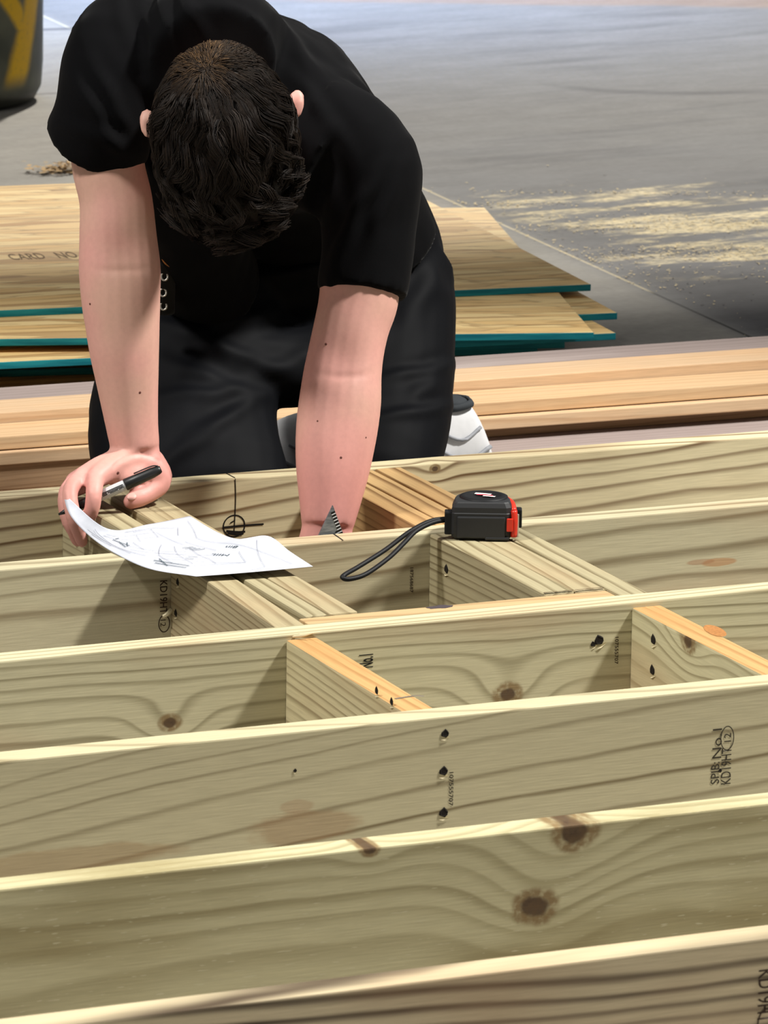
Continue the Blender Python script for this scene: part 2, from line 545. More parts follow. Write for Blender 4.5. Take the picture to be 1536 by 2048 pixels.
# single blocks: green treated faces, the top edge freshly planed to honey-coloured heartwood
single_l = wood('pine_block_left', lin(204, 192, 152), lin(112, 92, 58), (-.12, -.08), (0, .03), .0075, .008, .85, tint=lin(170, 140, 100), tint_amt=.4, seed=27.0)
single_r = wood('pine_block_right', lin(206, 198, 160), lin(122, 106, 70), (-.13, -.10), (0, .05), .014, .010, .7, knots=(kD,), tint=lin(180, 150, 112), tint_amt=.4, seed=29.0)
honey = wood('planed_heartwood', lin(196, 156, 104), lin(146, 104, 58), (0.10, -0.12), (0.0, -0.01), 0.0060, 0.004, 0.8, tint=lin(184, 140, 88), tint_amt=.6, seed=23.0)
blocks = {}
def block(key, x0, x1, y0, y1, mat, drop=0.0, h=HT, label=None):
    o = board('block', (y1 - y0, x1 - x0, h), ((x0 + x1) / 2, (y0 + y1) / 2, HT - drop - h / 2), (0, 0, math.pi / 2), mat, frame, 0.0030)
    if label: o['label'] = label
    blocks[key] = o
    return o


F6, F5, F4, B5, B4, B3 = JY[6] - TH, JY[5] - TH, JY[4] - TH, JY[5], JY[4], JY[3]
HB = B4 + TH          # back face of the doubled header
block('A1b', -.2250, -.1872, B5, F6, blk_mats[1], .001)
block('Afil', -.1868, -.1729, B5, F6, blk_mats[2], .014, .150, 'sunken brown filler strip between two blocks')
block('A2b', -.1725, -.1496, B5, F6, blk_mats[0], .0005)
block('A3b', -.1490, -.1110, B5, F6, blk_mats[0], .0015)
block('B1b', .1350, .1728, B5, F6, blk_mats[2], .003)
block('B2b', .1732, .2110, B5, F6, blk_mats[2], .002)
block('B3b', .2126, .2506, B5, F6, blk_mats[2], .001)
block('A1', -.2244, -.1864, B4, F5 - .0008, blk_mats[0], .001).rotation_euler = (0, 0, math.pi / 2 - math.radians(2.1))
block('A2', -.1775, -.1492, HB, F5, blk_mats[1], .0015)
block('A3', -.1484, -.1110, HB, F5, blk_mats[0], .001)
block('B1', .1288, .1696, HB, F5, blk_mats[1], .001)
block('B2', .1700, .2106, HB, F5, blk_mats[0], .0015)
block('B3', .2126, .2506, B4, F5, blk_mats[1], .001)
block('C', -.2334, -.1955, B3, F4, single_l, .006, label='single block with honey-coloured top edge left of the header')
block('D', .2080, .2460, B3, F4, single_r, .006, label='single block with honey-coloured top edge at the right')
hdr = board('header', (.2106 + .1864, TH - .0006, HT), ((.2106 - .1864) / 2, B4 + TH / 2 + .0002, HT / 2 - .003), (0, 0, 0),
            wood('pine_header_tan', lin(190, 164, 122), lin(140, 108, 70), (0.10, -0.12), (0, .03), .011, .008, .7, tint=lin(190, 150, 108), tint_amt=.4, seed=31.0), frame, .002)
hdr['label'] = 'short tan board doubling the middle joist'
for k in ('C', 'D'):
    me = blocks[k].data
    me.materials.append(honey)
    for f in me.polygons:
        if f.normal.z > .9: f.material_index = 1
# dark ink blot on the header
p = at(880, 1214, z=HT - .003)
V = [p + np.array([a * .017 * (1 + .15 * math.sin(7 * t)), b * .007 * (1 + .2 * math.cos(5 * t)), .0003]) for t in np.linspace(0, 2 * math.pi, 18, endpoint=False) for a, b in [(math.cos(t), math.sin(t))]]
mesh_obj('ink_blot', to_local(hdr, V), [tuple(range(18))], plain('grey_blot', (70, 62, 66), .7), hdr)


# ---- screw holes: a torn dark pit with a pale splinter
def pit_mesh():
    V, F, M = [], [], []
    n = 9
    for r, dz in ((.0046, .0001), (.0036, .0007), (.0026, .0004)):
        for i in range(n):
            t = 2 * math.pi * i / n
            k = 1 + .12 * math.sin(3 * t + r * 900) + .10 * math.cos(5 * t)
            V.append((r * k * math.cos(t), r * k * math.sin(t), dz))
    for j in range(2):
        for i in range(n):
            F.append((j * n + i, j * n + (i + 1) % n, (j + 1) * n + (i + 1) % n, (j + 1) * n + i)); M.append(0)
    F.append(tuple(2 * n + i for i in range(n))); M.append(0)
    k = len(V)
    V += [(-.006, -.0058, .0004), (.004, -.0050, .0012), (.0055, -.0062, .0004), (-.002, -.0072, .0010)]
    F.append((k, k + 1, k + 2, k + 3)); M.append(1)
    me = bpy.data.meshes.new('screw_hole'); me.from_pydata(V, [], F)
    me.materials.append(hole_dark); me.materials.append(splinter)
    me.polygons.foreach_set('material_index', M); me.update()
    return me


PIT = pit_mesh()
def screw_hole(host, p, face, spin=0.0, s=1.0):
    o = bpy.data.objects.new('screw_hole', PIT)
    z = Vector(face); x = Vector((1, 0, 0)) if abs(face[1]) > .5 else Vector((0, -1, 0))
    if abs(face[2]) > .5: x = Vector((1, 0, 0))
    yv = z.cross(x)
    R = Matrix((x, yv, z)).transposed().to_4x4() @ Matrix.Rotation(spin, 4, 'Z') @ Matrix.Scale(s, 4)
    Wm = Matrix.Translation(Vector(p) + z * .0004) @ R
    M = Matrix.LocRotScale(host.location, host.rotation_euler, None).inverted() @ Wm
    o.matrix_local = M
    link(o, host)
    o.matrix_basis = M


for px, py, s in ((890, 1467, 1.0), (887, 1542, 1.1), (887, 1625, 1.15), (590, 1541, .45), (1440, 1541, .5)):
    screw_hole(J[3], at(px, py, y=JY[3] - TH), (0, -1, 0), .1, s)
for px, py, s in ((1198, 1280, 1.3), (1186, 1288, .7)):
    screw_hole(J[4], at(px, py, y=JY[4] - TH), (0, -1, 0), .5, s)
for px, py in ((1307, 1279), (1305, 1340)):
    screw_hole(blocks['D'], at(px, py, x=.2080), (-1, 0, 0), .4, 1.3)
for px, py in ((356, 1164), (352, 1226)):
    screw_hole(blocks['A1'], at(px, py, x=-.2182), (-1, 0, 0), .2, 1.0)
screw_hole(blocks['B1'], at(893, 1138, x=.1288), (-1, 0, 0), .2, 1.2)
for px, py in ((754, 1381), (784, 1403)):
    screw_hole(blocks['C'], at(px, py, x=-.2334), (-1, 0, 0), .3, 1.0)
# amber knot on its planed top
p = at(1430, 1262, z=HT - .006)
V = [p + np.array([.011 * math.cos(t) + .004 * math.sin(t), .028 * math.sin(t), .0004]) for t in np.linspace(0, 2 * math.pi, 20, endpoint=False)]
mesh_obj('top_knot', to_local(blocks['D'], V), [tuple(range(20))], plain('amber_knot', (168, 116, 66), .6, grain=.2, gscale=300), blocks['D'])


# ---- pen marks and grade stamps
def strokes(name, host, polys, n, w, mat):
    V, F = join([ribbon(catmull(q, max(len(q) * 4, 6)) if len(q) > 2 else q, np.array(n, float), w if np.isscalar(w) else w[i], .0004 + .0001 * i) for i, q in enumerate(polys)])
    return mesh_obj(name, to_local(host, V), F, mat, host)


y6 = JY[6] - TH
c = at(468, 1052, y=y6)
circ = [c + np.array([.0150 * math.cos(t), 0, .0145 * math.sin(t)]) for t in np.linspace(0, 2 * math.pi, 22)]
strokes('pen_mark', J[6], [circ, [at(470, 957, y=y6), at(471, 1000, y=y6), at(468, 1066, y=y6)], [at(445, 1055, y=y6), at(486, 1051, y=y6), at(527, 1048, y=y6)],
                          [at(460, 1046, y=y6), at(470, 1040, y=y6)], [at(452, 1062, y=y6), at(475, 1064, y=y6), at(490, 1063, y=y6)], [at(455, 1066, y=y6), at(475, 1069, y=y6), at(486, 1067, y=y6)]],
        (0, -1, 0), [.0017, .0013, .0024, .0015, .0030, .0030], ink)
strokes('pen_mark', J[6], [[at(451, 946, z=HT), at(470, 956, z=HT)]], (0, 0, 1), .0017, ink)
strokes('pen_mark', J[5], [[at(667, 1068, z=HT), at(686, 1081, z=HT)]], (0, 0, 1), .0018, ink)
strokes('pen_mark', J[5], [[at(545, 1075, z=HT), at(561, 1090, z=HT)]], (0, 0, 1), .0012, ink)
strokes('pen_mark', blocks['C'], [[at(790, 1398, z=HT - .006), at(830, 1392, z=HT - .006), at(848, 1393, z=HT - .006)]], (0, 0, 1), .004, plain('grey_pencil', (112, 104, 92), .7))

UP, DN, LF, RT = (0, 0, 1), (0, 0, -1), (-1, 0, 0), (1, 0, 0)
def on(j, px, py): return at(px, py, y=JY[j] - TH) + np.array([0, -.0004, 0])
def oval(name, host, j, px, py, rx, rz, w, mat):
    c = on(j, px, py)
    strokes(name, host, [[c + np.array([rx * math.cos(t), 0, rz * math.sin(t)]) for t in np.linspace(0, 2 * math.pi, 20)]], (0, -1, 0), w, mat)


text_mesh('grade_stamp', 'SPIB:', faint_ink, J[3], on(3, 1430, 1546), UP, LF, .025, .0105, .004)
text_mesh('grade_stamp', 'No.1', faint_ink, J[3], on(3, 1434, 1487), UP, LF, .034, .0115)
text_mesh('grade_stamp', 'KD19HT', faint_ink, J[3], on(3, 1452, 1532), UP, LF, .042, .0125, .004)
text_mesh('grade_stamp', '12', faint_ink, J[3], on(3, 1455, 1475), UP, LF, .010, .0085)
oval('grade_stamp', J[3], 3, 1454, 1476, .0080, .0135, .0011, faint_ink)
text_mesh('grade_stamp', 'KD19HT', brown_ink, J[5], on(5, 327, 1194), DN, RT, .042, .0098, .008)
text_mesh('grade_stamp', '12', brown_ink, J[5], on(5, 326, 1246), DN, RT, .0085, .0070)
oval('grade_stamp', J[5], 5, 328, 1247, .0070, .0105, .0012, brown_ink)
text_mesh('grade_stamp', 'KD19HT', brown_ink, J[1], on(1, 1530, 1992), DN, RT, .052, .0155, .006)
oval('grade_stamp', J[1], 1, 1532, 2048, .0090, .0150, .0014, brown_ink)
text_mesh('lot_number', '107555707', faint_ink, J[3], on(3, 902, 1578), DN, RT, .038, .0050, .01)
text_mesh('lot_number', '187568687', brown_ink, J[5], on(5, 823, 1160), DN, RT, .032, .0045, .01)
text_mesh('lot_number', '107555707', brown_ink, J[4], on(4, 1233, 1301), DN, RT, .033, .0046, .01)
text_mesh('grade_stamp', 'No.1', ink, J[4], on(4, 732, 1322), UP, LF, .016, .018, .02)

# a peeled splinter lying at the head of the left single block, and one stuck out of a screw hole
V, F = join([tube([at(579, 1274, z=HT - .004), at(606, 1271, z=HT - .001), at(627, 1266, z=HT + .003)], [.0012, .0016, .0006], n=5),
             tube([at(586, 1270, z=HT - .003), at(600, 1268, z=HT - .001), at(640, 1264, z=HT)], [.0010, .0012, .0005], n=5)])
mesh_obj('splinter', to_local(J[4], V), F, splinter, J[4])
V, F = tube([at(343, 1220, x=-.2180), at(335, 1228, x=-.224), at(326, 1233, x=-.230)], [.0030, .0028, .0020], n=6)
mesh_obj('splinter', to_local(blocks['A1'], V), F, splinter, blocks['A1'])

# torn, weathered ends of the two left blocks where they meet the header
for key, x0, x1 in (('B1', .1296, .1690), ('B2', .1706, .2098)):
    V, F = [], []
    n = 16
    for i in range(n + 1):
        xx = x0 + (x1 - x0) * i / n
        V += [(xx, HB + .0010, HT + .0003), (xx, HB + .0028 + .0030 * abs(mnoise.noise(Vector((xx * 330, 1.7, 0)))), HT + .0003)]
    F = [(2 * i, 2 * i + 2, 2 * i + 3, 2 * i + 1) for i in range(n)]
    mesh_obj('torn_end', to_local(blocks[key], V), F, plain('torn_end_dark', (74, 56, 36), .8, grain=.3, gscale=500), blocks[key])
# ------------------------------------------------------------------ planed boards stacked behind the frame
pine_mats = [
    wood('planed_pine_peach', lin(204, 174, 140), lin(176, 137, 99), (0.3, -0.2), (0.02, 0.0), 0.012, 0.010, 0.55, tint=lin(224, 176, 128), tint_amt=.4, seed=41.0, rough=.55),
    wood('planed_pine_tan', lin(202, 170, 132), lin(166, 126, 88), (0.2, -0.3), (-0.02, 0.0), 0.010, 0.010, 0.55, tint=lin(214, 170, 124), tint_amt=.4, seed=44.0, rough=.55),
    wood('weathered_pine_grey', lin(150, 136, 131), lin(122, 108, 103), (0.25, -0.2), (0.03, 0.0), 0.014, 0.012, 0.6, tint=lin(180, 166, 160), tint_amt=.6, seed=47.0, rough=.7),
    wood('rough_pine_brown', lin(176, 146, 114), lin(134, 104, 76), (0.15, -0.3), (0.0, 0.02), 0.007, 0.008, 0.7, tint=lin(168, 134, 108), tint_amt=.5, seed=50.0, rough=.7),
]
RZ = math.radians(-0.9)


def lumber(x0, x1, yf, width, z0, z1, mat, label, tw=0.0, name='planed_board'):
    o = board(name, (x1 - x0, width, z1 - z0), (0, 0, 0), (0, 0, RZ + tw), mat, None, .0016)
    c, s = math.cos(RZ + tw), math.sin(RZ + tw)
    mx = (x0 + x1) / 2
    # yf: front face at X = 0.45
    o.location = (mx, yf + math.tan(RZ + tw) * (mx - .45) + width / 2 * c, (z0 + z1) / 2)
    tag(o, label, 'board', 'boards stacked behind the frame')
    return o


lumber(-1.6, 2.6, 1.478, .089, .0770, .0965, pine_mats[1], 'front board in the top row of the stack, tan with a lit top')
lumber(-1.6, 2.6, 1.569, .089, .0760, .1120, pine_mats[0], 'peach-coloured board in the middle of the top row of the stack')
lumber(-1.6, 2.6, 1.660, .089, .0755, .1110, pine_mats[2], 'grey weathered board at the back of the top row of the stack')
lumber(-1.6, 2.6, 1.464, .089, .0572, .0755, pine_mats[0], 'board second from the top at the front of the stack', math.radians(-.10))
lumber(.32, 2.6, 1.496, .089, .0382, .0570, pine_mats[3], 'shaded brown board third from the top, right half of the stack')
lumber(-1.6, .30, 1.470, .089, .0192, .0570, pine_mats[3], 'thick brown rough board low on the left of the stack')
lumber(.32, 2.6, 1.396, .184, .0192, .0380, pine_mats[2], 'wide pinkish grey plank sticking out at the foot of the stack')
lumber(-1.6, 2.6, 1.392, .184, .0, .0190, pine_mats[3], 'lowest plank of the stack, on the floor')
lumber(-1.6, 2.6, 1.588, .176, .0, .0378, pine_mats[1], 'wide tan board on the floor at the rear of the stack, behind the front column')
lumber(-1.6, 2.6, 1.588, .176, .0380, .0754, pine_mats[1], 'wide tan board carrying the peach and grey boards of the top row')


# ------------------------------------------------------------------ strand board sheets with teal painted edges
def osb_material():
    m = Mat('strand_board')
    x, y, z = m.coords()
    wv = m.noise(m.vec(x * 2.2, y * 7.0, z), 1.0, 3) - 0.5
    a = m.voronoi(m.vec(x * 5.0 + wv * 2.0, y * 42.0 + wv * 3.0, z * 30.0), 1.0)
    n = m.node('ShaderNodeSeparateColor'); m.nt.links.new(a.k, n.inputs[0])
    r1 = S(m.nt, n.outputs[0]); r2 = S(m.nt, n.outputs[1])
    b = m.noise(m.vec(x * 6.0 + wv * 3.0, y * 70.0 + wv * 9.0, z * 30.0), 1.0, 5, 0.65)
    edge = m.voronoi(m.vec(x * 5.0 + wv * 2.0, y * 42.0 + wv * 3.0, z * 30.0), 1.0, 'Distance', 'DISTANCE_TO_EDGE')
    col = m.mix(r1.step(0, 1, 0, 1, 'LINEAR'), lin(255, 226, 164), lin(232, 190, 124))
    col = m.mix(r2.step(0.66, 0.92) * 0.65, col, lin(172, 126, 76))
    col = m.mix(b.step(0.50, 0.68) * 0.6, col, lin(158, 114, 68))
    col = m.mix(edge.step(0.0, 0.06, 0.35, 0.0), col, lin(110, 76, 44))
    m.color(col).rough(0.6).bump(b + r1 * 0.6, 0.35, 0.001)
    return m.mat


osb = osb_material()
teal_m = Mat('teal_edge_paint')
_x, _y, _z = teal_m.coords()
_n = teal_m.noise(teal_m.vec(_x * 9, _y * 9, _z * 120), 1.0, 4)
teal_m.color(teal_m.mix(_n.step(.3, .7), lin(0, 108, 124), lin(34, 150, 158))).rough(.6)
teal = teal_m.mat


def sheet(corner, rot, z0, label, w=2.44, d=1.22, t=.0112, name='strand_board_sheet'):
    """corner: front right corner (x, y)"""
    bm = box_bm(w, d, t, .0008, 1)
    bm.faces.ensure_lookup_table()
    me = bpy.data.meshes.new(name)
    for f in bm.faces:
        f.material_index = 0 if abs(f.normal.z) > .8 else 1
    bm.to_mesh(me); bm.free()
    me.materials.append(osb); me.materials.append(teal)
    o = bpy.data.objects.new(name, me)
    c, s = math.cos(rot), math.sin(rot)
    o.location = (corner[0] - w / 2 * c - d / 2 * s, corner[1] - w / 2 * s + d / 2 * c, z0 + t / 2)
    o.rotation_euler = (0, 0, rot)
    tag(o, label, 'strand board', 'teal-edged strand board sheets on the floor')
    return link(o)


D = math.radians
s1 = sheet((1.2517, 2.2444), D(-5.8), .0990, 'topmost strand board sheet, the one with a printed line across it')
sheet((1.0963, 1.909), D(-16.2), .0876, 'second strand board sheet from the top, turned askew with its front corner forward')
sheet((1.2343, 2.1061), D(-6.5), .0762, 'third strand board sheet from the top, poking out at the right')
sheet((1.1805, 2.0006), D(-5.8), .0648, 'fourth strand board sheet from the top, its corner poking out at the right')
sheet((1.1172, 2.060), D(-14), .0440, 'fifth strand board sheet from the top, in shade under a gap')
sheet((1.08, 2.085), D(-12), .0326, 'third strand board sheet from the floor, dark teal edge')
sheet((1.06, 2.135), D(-11), .0114, 'second strand board sheet from the floor, in shade')
sheet((1.10, 2.030), D(-10), .0000, 'lowest strand board sheet, flat on the floor')
for k, (bx, by) in enumerate(((.2, 2.6), (.75, 2.45))):
    st_ = board('spacer_strip', (.60, .05, .0094), (bx, by, .0601 - .0000), (0, 0, D(80)), pine_mats[1], None, .001)
    tag(st_, 'thin wooden spacer strip between the strand board sheets, %s' % ('left one' if k == 0 else 'right one'), 'spacer', 'spacer strips')
    st2 = board('spacer_strip', (.60, .05, .0096), (bx, by, .0276), (0, 0, D(80)), pine_mats[1], None, .001)
    tag(st2, 'thin wooden spacer strip low in the sheet stack, %s' % ('left one' if k == 0 else 'right one'), 'spacer', 'spacer strips')
# printed line on the top sheet
p0, p1 = at(18, 514, z=.1105), at(152, 509, z=.1105)
xd = nrm(p1 - p0)
text_mesh('printed_stamp', 'CARD   NO', plain('print_brown', (118, 92, 60), .8), s1, (p0 + p1) / 2, xd, np.cross((0, 0, 1), xd), np.linalg.norm(p1 - p0), .058, .006)

# ------------------------------------------------------------------ dark barrel with yellow spray paint
def barrel():
    m = Mat('painted_plastic_barrel')
    x, y, z = m.coords()
    n = m.noise(m.vec(x * 9, y * 9, z * 9), 1.0, 4)
    sp = m.noise(m.vec(x * 90, y * 90, z * 90), 1.0, 3)
    base = m.mix(n.step(.3, .7), lin(62, 66, 56), lin(94, 96, 80))
    # sprayed strokes: soft-edged bands in (angle, height)
    t = m.node('ShaderNodeMath', operation='ARCTAN2')
    m.nt.links.new(y.k, t.inputs[0]); m.nt.links.new(x.k, t.inputs[1])
    th = S(m.nt, t.outputs[0])
    wob = (n - 0.5) * 0.05
    def stroke(a0, z0, a1, z1, w):
        # distance of (th*R, z) from a line
        R = .29
        dx, dz = (a1 - a0) * R, z1 - z0
        L = math.hypot(dx, dz)
        u = (th - a0) * R
        d = ((u * dz - (z - z0) * dx) * (1 / L)).abs() + wob * .5
        return d.step(w * .45, w, 1.0, 0.0)
    a = stroke(-.70, .275, -1.02, .03, .050) * z.step(.04, .09)
    b = stroke(-1.10, .255, -.80, .16, .034) * th.step(-.86, -.92)
    paint = a.max(b) * sp.step(.2, .5, .75, 1.0)
    col = m.mix(paint, base, lin(224, 178, 8))
    col = m.mix(z.step(.02, .055, 0.8, 0.0), col, lin(34, 34, 32))
    m.color(col).rough(.5)
    prof = [(0, .0), (.245, 0), (.272, .010), (.285, .035), (.289, .09), (.290, .30), (.296, .315), (.296, .335), (.290, .35), (.290, .58), (.296, .595), (.296, .615), (.290, .63), (.286, .86), (.27, .89), (.27, .90), (.255, .90), (.255, .875), (0, .875)]
    V, F = [], []
    N = 56
    for r, h in prof:
        for k in range(N):
            V.append((max(r, .002) * math.cos(2 * math.pi * k / N), max(r, .002) * math.sin(2 * math.pi * k / N), h))
    for j in range(len(prof) - 1):
        for k in range(N):
            k2 = (k + 1) % N
            F.append((j * N + k, j * N + k2, (j + 1) * N + k2, (j + 1) * N + k))
    o = mesh_obj('barrel', V, F, m.mat, smooth=True)
    e = at(64, 175, y=5.25)
    o.location = (e[0] - .29 * CR[0] + .03, e[1] + .29 * .43, 0)
    tag(o, 'dark grey barrel with sprayed yellow paint strokes, behind the person', 'barrel')
    return o


barrel()

# ------------------------------------------------------------------ sawdust heaps, shavings
def flakes(name, pts, size, mat, label):
    V, F = [], []
    for p in pts:
        a = random.uniform(0, math.pi); s = size * random.uniform(.4, 1.4)
        u = np.array([math.cos(a), math.sin(a), random.uniform(-.25, .25)]) * s
        v = np.array([-math.sin(a), math.cos(a), random.uniform(-.3, .3)]) * s * random.uniform(.2, .5)
        q = np.asarray(p) + np.array([0, 0, .0015 + abs(u[2]) + abs(v[2])])
        k = len(V); V += [q - u - v, q + u - v, q + u + v, q - u + v]; F.append((k, k + 1, k + 2, k + 3))
    o = mesh_obj(name, V, F, mat)
    tag(o, label, 'sawdust', kind='stuff')
    return o


dust = plain('sawdust', (232, 212, 166), .8, grain=.12)
pts = []
for (cx, cy, sx, sy, n) in ((1.80, 3.32, .16, .035, 260), (2.03, 3.32, .16, .04, 420), (1.78, 3.02, .16, .05, 420), (1.98, 3.0, .14, .04, 260), (1.74, 3.64, .10, .02, 160),
                           (2.05, 3.68, .22, .02, 220), (1.92, 2.78, .16, .05, 180), (1.95, 3.2, .35, .3, 420), (1.62, 2.9, .03, .25, 160)):
    for _ in range(n):
        x = random.gauss(cx, sx); y = random.gauss(cy, sy) - (x - cx) * .38
        if x > 1.48 + .0655 * (y - 1.2): pts.append((x, y, 0))
flakes('sawdust_scatter', pts, .0028, dust, 'pale sawdust and chips strewn over the dark floor at the right')
pts = [(random.gauss(1.06, .035), random.gauss(4.30, .02), abs(random.gauss(0, .008))) for _ in range(260)]
flakes('sawdust_heap', pts, .007, plain('shavings_tan', (196, 164, 116), .8, grain=.2), 'small tan heap of shavings on the floor beyond the sheets at the left')
# ------------------------------------------------------------------ paper plan lying on the blocks
def paper():
    m = Mat('white_paper')
    x, y, z = m.coords()
    n = m.noise(m.vec(x * 30, y * 30, z * 30), 1.0, 3)
    m.color(m.mix(n.step(.3, .7), lin(186, 190, 200), lin(197, 200, 209))).rough(.75)
    m.set(Subsurface_Weight=0.0)
    # control net: rows run from the back-left edge (u=0, curled up by the hand) to the right edge, columns back -> front
    T = HT
    G = [
        [at(125, 985, y=.640), at(214, 1057, z=T + .016), at(300, 1048, z=T + .009), at(380, 1032, z=T + .006)],
        [at(140, 1030, y=.560), at(222, 1072, z=T + .010), at(322, 1062, z=T + .007), at(434, 1064, z=T + .005)],
        [at(180, 1073, y=.480), at(252, 1092, z=T + .006), at(358, 1085, z=T + .005), at(478, 1078, z=T + .007)],
        [at(232, 1108, y=.400), at(300, 1112, z=T + .005), at(408, 1104, z=T + .006), at(536, 1072, z=T + .022)],
        [at(300, 1138, y=.318), at(372, 1128, z=T + .005), at(470, 1120, z=T + .008), at(580, 1103, z=T + .014)],
        [at(392, 1153, z=T + .006), at(446, 1149, z=T + .007), at(530, 1142, z=T + .008), at(626, 1133, z=T + .010)],
    ]
    G = np.array(G)                       # 6 x 4 x 3
    nu, nv = 46, 34
    rows = np.array([catmull(G[:, j], nu) for j in range(4)])       # 4 x nu x 3
    P = np.array([catmull(rows[:, i], nv) for i in range(nu)])      # nu x nv x 3
    V = P.reshape(-1, 3)
    F = [(i * nv + j, (i + 1) * nv + j, (i + 1) * nv + j + 1, i * nv + j + 1) for i in range(nu - 1) for j in range(nv - 1)]
    o = mesh_obj('paper_plan', V, F, m.mat, smooth=True)
    so = o.modifiers.new('thickness', 'SOLIDIFY'); so.thickness = .0003; so.offset = 0
    tag(o, 'curled white sheet of paper with a pencil floor plan', 'paper')
    gu = np.gradient(P, axis=0); gv = np.gradient(P, axis=1)
    Nn = np.cross(gu, gv); Nn /= np.linalg.norm(Nn, axis=2, keepdims=True)
    if Nn[20, 15, 2] < 0: Nn = -Nn
    def pt(u, v):
        a, b = np.clip(u, 0, 1) * (nu - 1), np.clip(v, 0, 1) * (nv - 1)
        i, j = min(int(a), nu - 2), min(int(b), nv - 2); s, t = a - i, b - j
        f = lambda A: (A[i, j] * (1 - s) * (1 - t) + A[i + 1, j] * s * (1 - t) + A[i, j + 1] * (1 - s) * t + A[i + 1, j + 1] * s * t)
        return f(P), nrm(f(Nn))
    def line(poly, w):
        pts, ns = [], []
        for (a, b) in zip(poly[:-1], poly[1:]):
            for t in np.linspace(0, 1, 9)[:-1]:
                p, n = pt(a[0] + (b[0] - a[0]) * t, a[1] + (b[1] - a[1]) * t); pts.append(p + n * .0009); ns.append(n)
        p, n = pt(*poly[-1]); pts.append(p + n * .0009); ns.append(n)
        return ribbon(pts, ns, w, .0002)
    L = [[(.05, .93), (.35, .80), (.52, .82), (.95, .90)], [(.62, .93), (.95, .72), (.97, .60)], [(.10, .45), (.14, .80), (.30, .72)], [(.14, .50), (.16, .78)],
         [(.20, .30), (.22, .62), (.46, .66)], [(.26, .25), (.30, .62)], [(.18, .22), (.26, .20), (.44, .18), (.60, .30)], [(.30, .08), (.42, .16), (.56, .22)], [(.36, .06), (.48, .12)],
         [(.42, .55), (.60, .40), (.78, .26)], [(.46, .60), (.66, .48), (.82, .36)], [(.50, .66), (.74, .56), (.84, .50)], [(.54, .42), (.70, .70)], [(.60, .38), (.76, .62)],
         [(.66, .32), (.82, .52), (.86, .68)], [(.40, .70), (.62, .72)], [(.36, .30), (.52, .46), (.56, .60)], [(.84, .30), (.86, .68), (.70, .78)], [(.15, .62), (.30, .60)],
         [(.48, .30), (.62, .55)], [(.34, .42), (.48, .40)], [(.22, .50), (.34, .47)]]
    pe = join([line(q, .0005) for q in L])
    mesh_obj('pencil_lines', pe[0], pe[1], plain('pencil_grey', (140, 142, 154), .7), o)['kind'] = 'stuff'
    K = [[(.33, .33), (.44, .30)], [(.30, .30), (.40, .36)], [(.34, .38), (.42, .33)], [(.70, .22), (.84, .30)], [(.68, .30), (.80, .17)], [(.74, .16), (.86, .24)], [(.25, .37), (.28, .33)],
         [(.50, .62), (.505, .68)], [(.52, .62), (.525, .68)], [(.54, .63), (.545, .69)], [(.56, .63), (.565, .70)], [(.66, .52), (.69, .55)], [(.70, .46), (.73, .48)]]
    pk_ = join([line(q, .0013) for q in K])
    mesh_obj('bold_pencil_marks', pk_[0], pk_[1], plain('pencil_dark', (84, 96, 104), .6), o)['kind'] = 'stuff'
    for body, (u, v), w, h in (('8in', (.62, .80), .017, .0075), ('MIIL', (.69, .68), .024, .0075)):
        p, n = pt(u, v); p2, _ = pt(u - .05, v)
        xd = nrm(p2 - p); xd = nrm(xd * .8 + np.array([-.6, .1, 0])); xd = nrm(xd - n * (xd @ n))
        text_mesh('plan_note', body, bpy.data.materials['pencil_dark'], None, p + n * .0006, xd, np.cross(n, xd), w, h).parent = o
    return o


paper()


# ------------------------------------------------------------------ marker pen in the right hand
rubber = plain('black_plastic', (22, 23, 24), .42, grain=.05, spec=.5)
def lathe(prof, p0, d, n=20):
    """profile rows (distance along d, radius)"""
    d = nrm(d); a = nrm(np.cross(d, (0, 0, 1))); b = np.cross(d, a)
    V, F = [], []
    for s, r in prof:
        for k in range(n):
            t = 2 * math.pi * k / n
            V.append(np.asarray(p0) + d * s + (a * math.cos(t) + b * math.sin(t)) * r)
    for j in range(len(prof) - 1):
        for k in range(n):
            k2 = (k + 1) % n
            F.append((j * n + k, j * n + k2, (j + 1) * n + k2, (j + 1) * n + k))
    F.append(tuple(range(n))[::-1]); F.append(tuple((len(prof) - 1) * n + k for k in range(n)))
    return V, F


